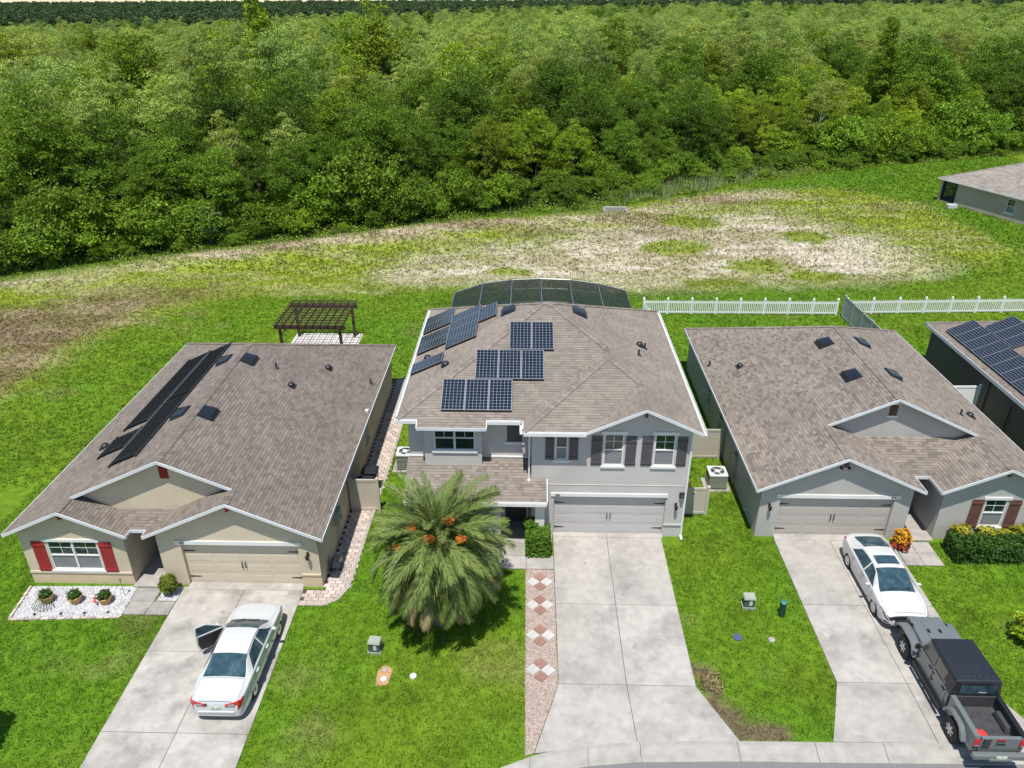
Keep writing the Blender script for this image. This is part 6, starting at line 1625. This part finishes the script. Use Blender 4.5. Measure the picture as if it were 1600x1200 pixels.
# low undergrowth stepping down from the trees to the grass
N_u = 30000
ux = fr_.uniform(-62, 92, N_u); ue = edge_y(ux); uw = np.where((ux > 2) & (ux < 42), 6.5, 3.0)
ut = fr_.uniform(0, 1, N_u) ** 1.3; uy = ue - .9 + ut * uw + 1.3 * (fbm(ux, ux * 0, 3.0, 91) - .5)
uh = fr_.uniform(.03, 1, N_u) * (.25 + 1.3 * ut) * (.35 + 1.3 * fbm(ux, uy, 2.2, 92))
uv = leaves(N_u, np.stack([ux, uy, uh], 1), fr_.normal(size=(N_u, 3)) * .7 + np.array([0, -.25, .9]), .26, .42, 93)
uv[:, 2] = np.maximum(uv[:, 2], .02)
tag(link('undergrowth', leaf_mesh('undergrowth', uv, [M['leaf_under']])), 'low sunlit undergrowth at the foot of the forest', 'undergrowth', kind='stuff')
# sabal palms at the forest edge
def sabal(loc, s, label):
    t = thing('sabal_palm', label, 'palm tree', (*loc, 0), rng.uniform(0, 6), 'fan palms at the forest edge'); t.scale = (s, s, s)
    m = MB(); m.tube([(0, 0, -.2), (.05, 0, 1.2), (0, .03, 2.4)], [.2, .17, .16], 10); m.build('trunk', M['bark'], t, off=(0, 0, 0))
    for k in range(26):
        a = k * 2.4; el = rng.uniform(-.6, 1.2); m = MB()
        d = Vector((math.cos(a) * math.cos(el), math.sin(a) * math.cos(el), math.sin(el))); sd = d.cross(Vector((0, 0, 1))).normalized(); up = sd.cross(d)
        b = Vector((0, 0, 2.4)); e = b + d * .9; m.tube([b, e], .018, 4)
        for q in range(15):
            f = -1.25 + 2.5 * q / 14; dd = (d * math.cos(f) + sd * math.sin(f)); tip = e + dd * (.95 - .2 * abs(f)) - Vector((0, 0, .28 + .1 * abs(f)))
            md = e + dd * .5; m.face([e, md + up.cross(dd) * .045, tip, md - up.cross(dd) * .045])
        m.build('leaf', M['leaf_sabal'], t, off=(0, 0, 0))
for q, s, lab in (((330, 383), 1.0, 'fan palm at the forest edge above the beige house roof'), ((968, 277), .95, 'fan palm in the forest edge beyond the drain headwall'), ((1372, 243), 1.05, 'fan palm at the forest edge towards the far taupe house')):
    x, y = g(*q); sabal((x, y), s, lab)

# ------------------------------------------------------------------ the big date palm
tp = thing('date_palm', 'big round date palm with arching fronds and orange fruit', 'palm tree', (-3.2, 21.75, 0))
m = MB(); pf = [(.42, -.2), (.40, .3), (.34, .8), (.33, 1.6), (.36, 2.4), (.42, 3.0), (.46, 3.5), (.30, 4.0)]
m.lathe(pf, (0, 0, 0), 18)
for i in range(14):
    for j in range(11):
        a = j * 2 * math.pi / 11 + (i % 2) * .28; z = .15 + i * .24; r = float(np.interp(z, [q[1] for q in pf], [q[0] for q in pf]))
        c = Vector((math.cos(a) * (r + .005), math.sin(a) * (r + .005), z)); s_ = Vector((-math.sin(a), math.cos(a), 0)); o_ = Vector((math.cos(a), math.sin(a), 0))
        m.face([c - s_ * .09, c + s_ * .09, c + o_ * .09 + Vector((0, 0, .13)) + s_ * .04, c + o_ * .09 + Vector((0, 0, .13)) - s_ * .04])
m.build('trunk', M['bark'], tp, off=(0, 0, 0))
def frond(L, bend, seed, dry):
    """frond in the x-z plane, leaving along +x, bending down by 'bend' radians"""
    r = random.Random(seed); P = []; p = Vector((0, 0, 0)); n = 28
    for i in range(n + 1):
        P.append(p.copy()); t = i / n; a = -bend * (t ** 1.2); p = p + Vector((math.cos(a), 0, math.sin(a))) * (L / n)
    m = MB(); m.tube(P, [.030 * (1 - .85 * i / n) + .004 for i in range(n + 1)], 5, m=1)
    nl = 50
    for i in range(nl):
        t = .10 + .90 * i / nl; k = t * n; j = min(n - 1, int(k)); b = P[j].lerp(P[j + 1], k - j); d = (P[j + 1] - P[j]).normalized(); up = Vector((-d.z, 0, d.x))
        ln = .46 * (math.sin(math.pi * min(1, t * .86 + .14)) ** .5) * r.uniform(.75, 1.12) + .06
        for s in (-1, 1):
            ang = math.radians(50 - 20 * t + r.uniform(-4, 4)); v = (d * math.cos(ang) + Vector((0, s, 0)) * math.sin(ang) + up * r.uniform(.1, .5)).normalized()
            w = d.cross(v).cross(v); w = (w.normalized() if w.length > 1e-3 else Vector((0, 0, 1))) * .0165
            mid = b + v * ln * .5; tip = b + v * ln - Vector((0, 0, 1)) * .28 * ln
            mi = 2 if ((dry and (t > .5 or r.random() < .4)) or r.random() < .03) else 0
            m.face([b - w * .6, mid - w, mid + w, b + w * .6], mi); m.face([mid - w, tip, mid + w], mi)
    return m.mesh('frond', [M['palm_leaf'], M['palm_rachis'], M['palm_tip']], off=(0, 0, 0))
FR = {}
for k, bend in enumerate((.5, 1.1, 1.65, 2.1, 2.4)): FR[k] = [frond(2.85, bend, 3 * k + q, q == 2) for q in range(3)]
nf = 190
for i in range(nf):
    f = i / (nf - 1); az = i * 2.39996 + rng.uniform(-.2, .2)
    el = math.radians(84 - 118 * f ** .72 + rng.uniform(-8, 8))          # from the upright spear leaves to the hanging skirt
    k = 0 if f < .06 else 1 if f < .14 else rng.choice((1, 2, 2, 3)) if f < .4 else rng.choice((2, 2, 3)) if f < .7 else rng.choice((1, 2, 1))
    s = rng.uniform(.88, 1.06) * (.78 if f < .06 else .95 if f < .2 else 1.0 if f < .75 else .9)
    mm = FR[k][2 if (f > .72 and rng.random() < .6) else rng.randint(0, 1)]
    z0 = 4.15 - .85 * f; rr0 = .10 + .30 * f
    rot = Matrix.Rotation(az, 4, 'Z') @ Matrix.Rotation(-el, 4, 'Y') @ Matrix.Rotation(rng.uniform(-.5, .5), 4, 'X')
    link('frond', mm, tp, (math.cos(az) * rr0, math.sin(az) * rr0, z0), rot.to_euler(), (s, s, s))
def clusters(c, ax, n, seed):
    r = random.Random(seed); m = MB(); c = Vector(c)
    for i in range(n):
        d = Vector((r.gauss(0, 1), r.gauss(0, 1), r.gauss(0, .7))).normalized() * r.uniform(.05, .27)
        p = c + Vector((d.x * ax[0], d.y * ax[1], d.z * ax[2])); s = r.uniform(.018, .03)
        m.ball(p, s, 5, 3)
    for i in range(14): m.tube([c - Vector((0, -.25, .25)), c + Vector((r.uniform(-.22, .22), r.uniform(-.25, .1), r.uniform(-.15, .15)))], .008, 3)
    return m.build('fruit_cluster', M['orange_fruit'], tp, off=(0, 0, 0))
for q, c in enumerate(((-.85, -.75, 5.0), (.5, -.6, 5.25), (-.1, -1.1, 4.85), (.95, -.95, 4.75), (-1.25, -1.1, 4.45))): clusters(c, (.8, .7, .55), 190, q)

# ------------------------------------------------------------------ clipped hedges, shrubs, pots
def shell_leaves(n, fn, size, asp, seed, up=.4):
    r = np.random.RandomState(seed); c, d = [], []
    for i in range(n):
        p, q = fn(r); c.append(p); d.append(q)
    c, d = np.array(c), np.array(d) + np.array([0, 0, up]) + r.normal(size=(n, 3)) * .5
    return leaves(n, c, d, size, asp, seed)
def box_fn(w, d, h, rnd=.12):
    def f(r):
        q = r.randint(0, 5); x, y, z = r.uniform(-w / 2, w / 2), r.uniform(-d / 2, d / 2), r.uniform(.03, h); n = [0, 0, 0]
        if q == 0: z, n = h, [0, 0, 1]
        elif q == 1: x, n = -w / 2, [-1, 0, 0]
        elif q == 2: x, n = w / 2, [1, 0, 0]
        elif q == 3: y, n = -d / 2, [0, -1, 0]
        else:
            if r.rand() < .5: z, n = h, [0, 0, 1]
            else: y, n = d / 2, [0, 1, 0]
        k = r.uniform(-rnd, .04); return (x + n[0] * k, y + n[1] * k, z + n[2] * k), n
    return f
def ball_fn(rx, ry, rz, cz_, lump=.18):
    def f(r):
        d = r.normal(size=3); d /= np.linalg.norm(d); k = r.uniform(.72, 1.0) * (1 + lump * math.sin(4 * d[0] + 3 * d[1] + 5 * d[2])); return (d[0] * rx * k, d[1] * ry * k, max(.03, cz_ + d[2] * rz * k)), list(d)
    return f
def plant(name, label, cat, loc, parts, group=None, stem=None, rz=0):
    t = thing(name, label, cat, (loc[0], loc[1], loc[2] if len(loc) > 2 else 0), rz, group)
    for nm, v, mt in parts: link(nm, leaf_mesh(nm, v, [mt]), t)
    m = MB(); h, w = stem or (.4, .03)
    for k in range(5):
        a = k * 1.26; m.tube([(0, 0, -.05), (math.cos(a) * w * 3, math.sin(a) * w * 3, h)], [w, w * .5], 5)
    m.build('stems', M['bark'], t, off=(0, 0, 0))
    return t
plant('box_hedge', 'square clipped green hedge between the porch and driveway', 'hedge', (.52, 25.85), [('foliage', shell_leaves(2600, box_fn(1.0, .9, 1.15), .13, .6, 1), M['leaf_hedge'])], stem=(.8, .04))
plant('clipped_hedge', 'long dark clipped hedge below the brown shuttered window', 'hedge', (20.6, 26.0), [('foliage', shell_leaves(6500, box_fn(4.8, 1.1, .85, .2), .15, .55, 2), M['leaf_hedge_dark'])], stem=(.6, .05))
for x, y, s, sd in ((18.95, 26.72, .95, 5), (20.05, 26.75, .85, 6), (20.8, 26.78, .7, 7), (21.5, 26.75, .95, 8), (22.3, 26.7, 1.15, 9)):
    plant('golden_shrub', 'golden yellow shrub behind the long clipped hedge', 'shrub', (x, y), [('foliage', shell_leaves(700, ball_fn(.5 * s, .4 * s, .55 * s, .62 * s), .24, .35, sd), M['leaf_gold'])], 'golden shrubs behind the hedge', (.5, .02))
plant('croton', 'orange and yellow croton beside the white sedan', 'shrub', (16.32, 26.45, .03), [('foliage', shell_leaves(420, ball_fn(.34, .32, .40, .58), .22, .42, 11), M['leaf_orange']), ('lower_leaves', shell_leaves(160, ball_fn(.42, .40, .3, .3), .22, .45, 12), M['leaf_red'])], stem=(.5, .02))
plant('topiary', 'round clipped bush in pebbles beside the beige garage door', 'bush', (-14.3, 22.92), [('foliage', shell_leaves(1500, ball_fn(.36, .36, .42, .55, .08), .11, .6, 13), M['leaf_topiary'])], stem=(.4, .03))
plant('round_shrub', 'dark green shrub on the lawn beside the grey pickup', 'shrub', (18.95, 21.2), [('foliage', shell_leaves(1500, ball_fn(.75, .7, .6, .6), .2, .5, 14), M['leaf_mid'])], stem=(.5, .03))
plant('young_tree', 'small leafy tree out on the lawn beside the stained driveway', 'tree', (-17.95, 15.6), [('crown', shell_leaves(2600, ball_fn(.95, .95, .9, 2.2), .2, .5, 15), M['leaf_mid'])], stem=(2.2, .035))
plant('dry_clump', 'dry brown clump at the lawn edge beside the driveway', 'dead plant', (6.62, 18.95), [('foliage', shell_leaves(150, ball_fn(.42, .5, .14, .08), .3, .14, 16), M['palm_tip'])], stem=(.12, .03))
for k, x in enumerate((-19.0, -17.85, -16.65)):
    lab = ('ochre pot with spiky trailing plant on white gravel', 'ochre pot with short spiky plant on white gravel', 'ochre pot with leafy plant and red flowers on white gravel')[k]
    t = thing('potted_plant', lab, 'potted plant', (x, 22.35, .02), group='pots on the white gravel bed'); z = (0, 0, 0)
    m = MB(); m.lathe([(.17, 0), (.2, .1), (.25, .27), (.27, .28), (.27, .33), (.235, .33), (.22, .26)], z, 20); m.build('pot', M['pot'], t, smooth=True, off=z)
    m = MB(); m.lathe([(.225, .262), (.225, .285)], z, 16); m.build('soil', M['soil'], t, off=z)
    m = MB()
    for q in range(34 if k < 2 else 10):
        a, e, L_ = rng.uniform(0, 6.28), rng.uniform(.25, 1.3), rng.uniform(.28, .5); d = Vector((math.cos(a) * math.cos(e), math.sin(a) * math.cos(e), math.sin(e))); s_ = Vector((-math.sin(a), math.cos(a), 0)) * .022
        b = Vector((0, 0, .3)); md = b + d * L_ * .6; tip = b + d * L_ - Vector((0, 0, .12 * math.cos(e)))
        m.face([b - s_, b + s_, md + s_, md - s_]); m.face([md - s_, md + s_, tip])
    m.build('leaves', M['leaf_pot'], t, off=z)
    if k == 0:
        m = MB()
        for q in range(9):
            a = -2.4 + q * .22; m.tube([(0, 0, .32), (math.cos(a) * .3, math.sin(a) * .3, .34), (math.cos(a) * .6, math.sin(a) * .6, .02)], .012, 4)
        m.build('trailing_leaves', M['leaf_pot'], t, off=z)
    v = shell_leaves(240 if k == 2 else 120, ball_fn(.26, .26, .16, .42), .13, .5, 30 + k); link('foliage', leaf_mesh('foliage', v, [M['leaf_pot']]), t)
    if k == 2:
        m = MB()
        for q in range(9): m.ball((-.28 + rng.uniform(-.12, .1), -.1 + rng.uniform(-.15, .1), .22 + rng.uniform(-.1, .12)), .035, 6, 4)
        m.build('flowers', M['red_cloth'], t, off=z)
t = thing('hanging_plant', 'leafy plant hanging beside the white porch column', 'potted plant', (.2, 26.25, 1.25)); z = (0, 0, 0)
m = MB(); m.lathe([(.1, -.2), (.17, -.02), (.18, 0)], z, 14); m.build('basket', M['black_plastic'], t, off=z); m = MB(); m.tube([(0, 0, 0), (0, 0, 1.0)], .008, 4); m.build('hanger', M['black_iron'], t, off=z)
link('foliage', leaf_mesh('foliage', shell_leaves(360, ball_fn(.32, .3, .34, -.05), .16, .5, 44), [M['leaf_hedge']]), t)
m = MB(); m.tube([(0, 0, 0), (0, 0, .8)], .012, 5); m.lathe([(.03, .8), (.05, .83), (.02, .9)], z, 8); o = m.build('garden_light', M['alu'], None, off=z); o.location = (-16.1, 22.75, 0); tag(o, 'thin garden light stake at the edge of the white gravel', 'garden light')
for k, (x, y) in enumerate(((-19.1, 21.62), (-18.1, 21.68), (-17.2, 21.74), (-16.3, 21.8))):
    m = MB(); m.lathe([(.055, 0), (.06, .03), (.05, .05)], z, 12); o = m.build('solar_disc_light', M['black_plastic'], None, off=z); o.location = (x, y, .02); tag(o, 'small dark disc light along the front of the white gravel', 'garden light', 'disc lights in the white gravel')

# ------------------------------------------------------------------ grass blades over the lawns
def grass(name, label, x0, x1, y0, y1, dens, h, w, nb, seed, keep=None):
    r = np.random.RandomState(seed); n = int((x1 - x0) * (y1 - y0) * dens)
    x, y = r.uniform(x0, x1, n), r.uniform(y0, y1, n)
    ok = y > kerb_y(x) + .06
    for pl in NOGRASS: ok &= ~inpoly(x, y, pl)
    # only where the photograph looks
    vz = -CAM_H; dz = x * _F[0] + y * _F[1] + vz * _F[2]; u = (x * _R[0] + y * _R[1]) / dz; v = (x * _U[0] + y * _U[1] + vz * _U[2]) / dz
    ok &= (np.abs(u) < 800 / FPX * 1.12) & (v > -600 / FPX * 1.12)
    if keep is not None: ok &= keep(x, y, r)
    x, y = x[ok], y[ok]; n = len(x)
    col = ground_colour(x, y) * r.uniform(.8, 1.3, (n, 1))
    z = ground_z(x, y)
    tone = (.9 + .25 * fbm(x, y, .5, 71, 2))
    N_ = n * nb
    bx, by, bz = np.repeat(x, nb) + r.normal(0, .05, N_), np.repeat(y, nb) + r.normal(0, .05, N_), np.repeat(z, nb)
    a = r.uniform(0, 6.283, N_); L_ = h * r.uniform(.6, 1.4, N_) * np.repeat(tone, nb); le = r.uniform(.25, 1.0, N_)
    dx, dy = np.cos(a), np.sin(a)
    p0 = np.stack([bx - dy * w, by + dx * w, bz - .005], 1); p1 = np.stack([bx + dy * w, by - dx * w, bz - .005], 1); p2 = np.stack([bx + dx * L_ * le, by + dy * L_ * le, bz + L_ * np.sqrt(np.maximum(.1, 1 - le * le * .8))], 1)
    me = bpy.data.meshes.new(name); np_mesh(me, np.stack([p0, p1, p2], 1).reshape(-1, 3), np.arange(N_ * 3).reshape(N_, 3), 3)
    np_colour(me, np.repeat(np.repeat(col, nb, 0), 3, 0)); me.materials.append(M['grass'])
    o = link(name, me); tag(o, label, 'grass', kind='stuff'); return N_
g1_ = grass('front_lawn_grass', 'short green grass on the front lawns', -24, 24, 12, 30, 95, .085, .016, 5, 1)
g2_ = grass('back_lawn_grass', 'green grass behind and beside the houses', -48, 48, 30, 62, 34, .13, .026, 4, 2)
g3_ = grass('field_grass', 'patchy dry grass in the open field', -52, 70, 52, 118, 14, .2, .045, 4, 3, keep=lambda x, y, r: (y < edge_y(x) + 1.5) & (y > 62) & (r.rand(len(x)) > .4 * softpoly(x, y, Z_STRAW, 3.0)))
print('grass tris', g1_, g2_, g3_, 'trees', len(trees), 'rest', len(rest))
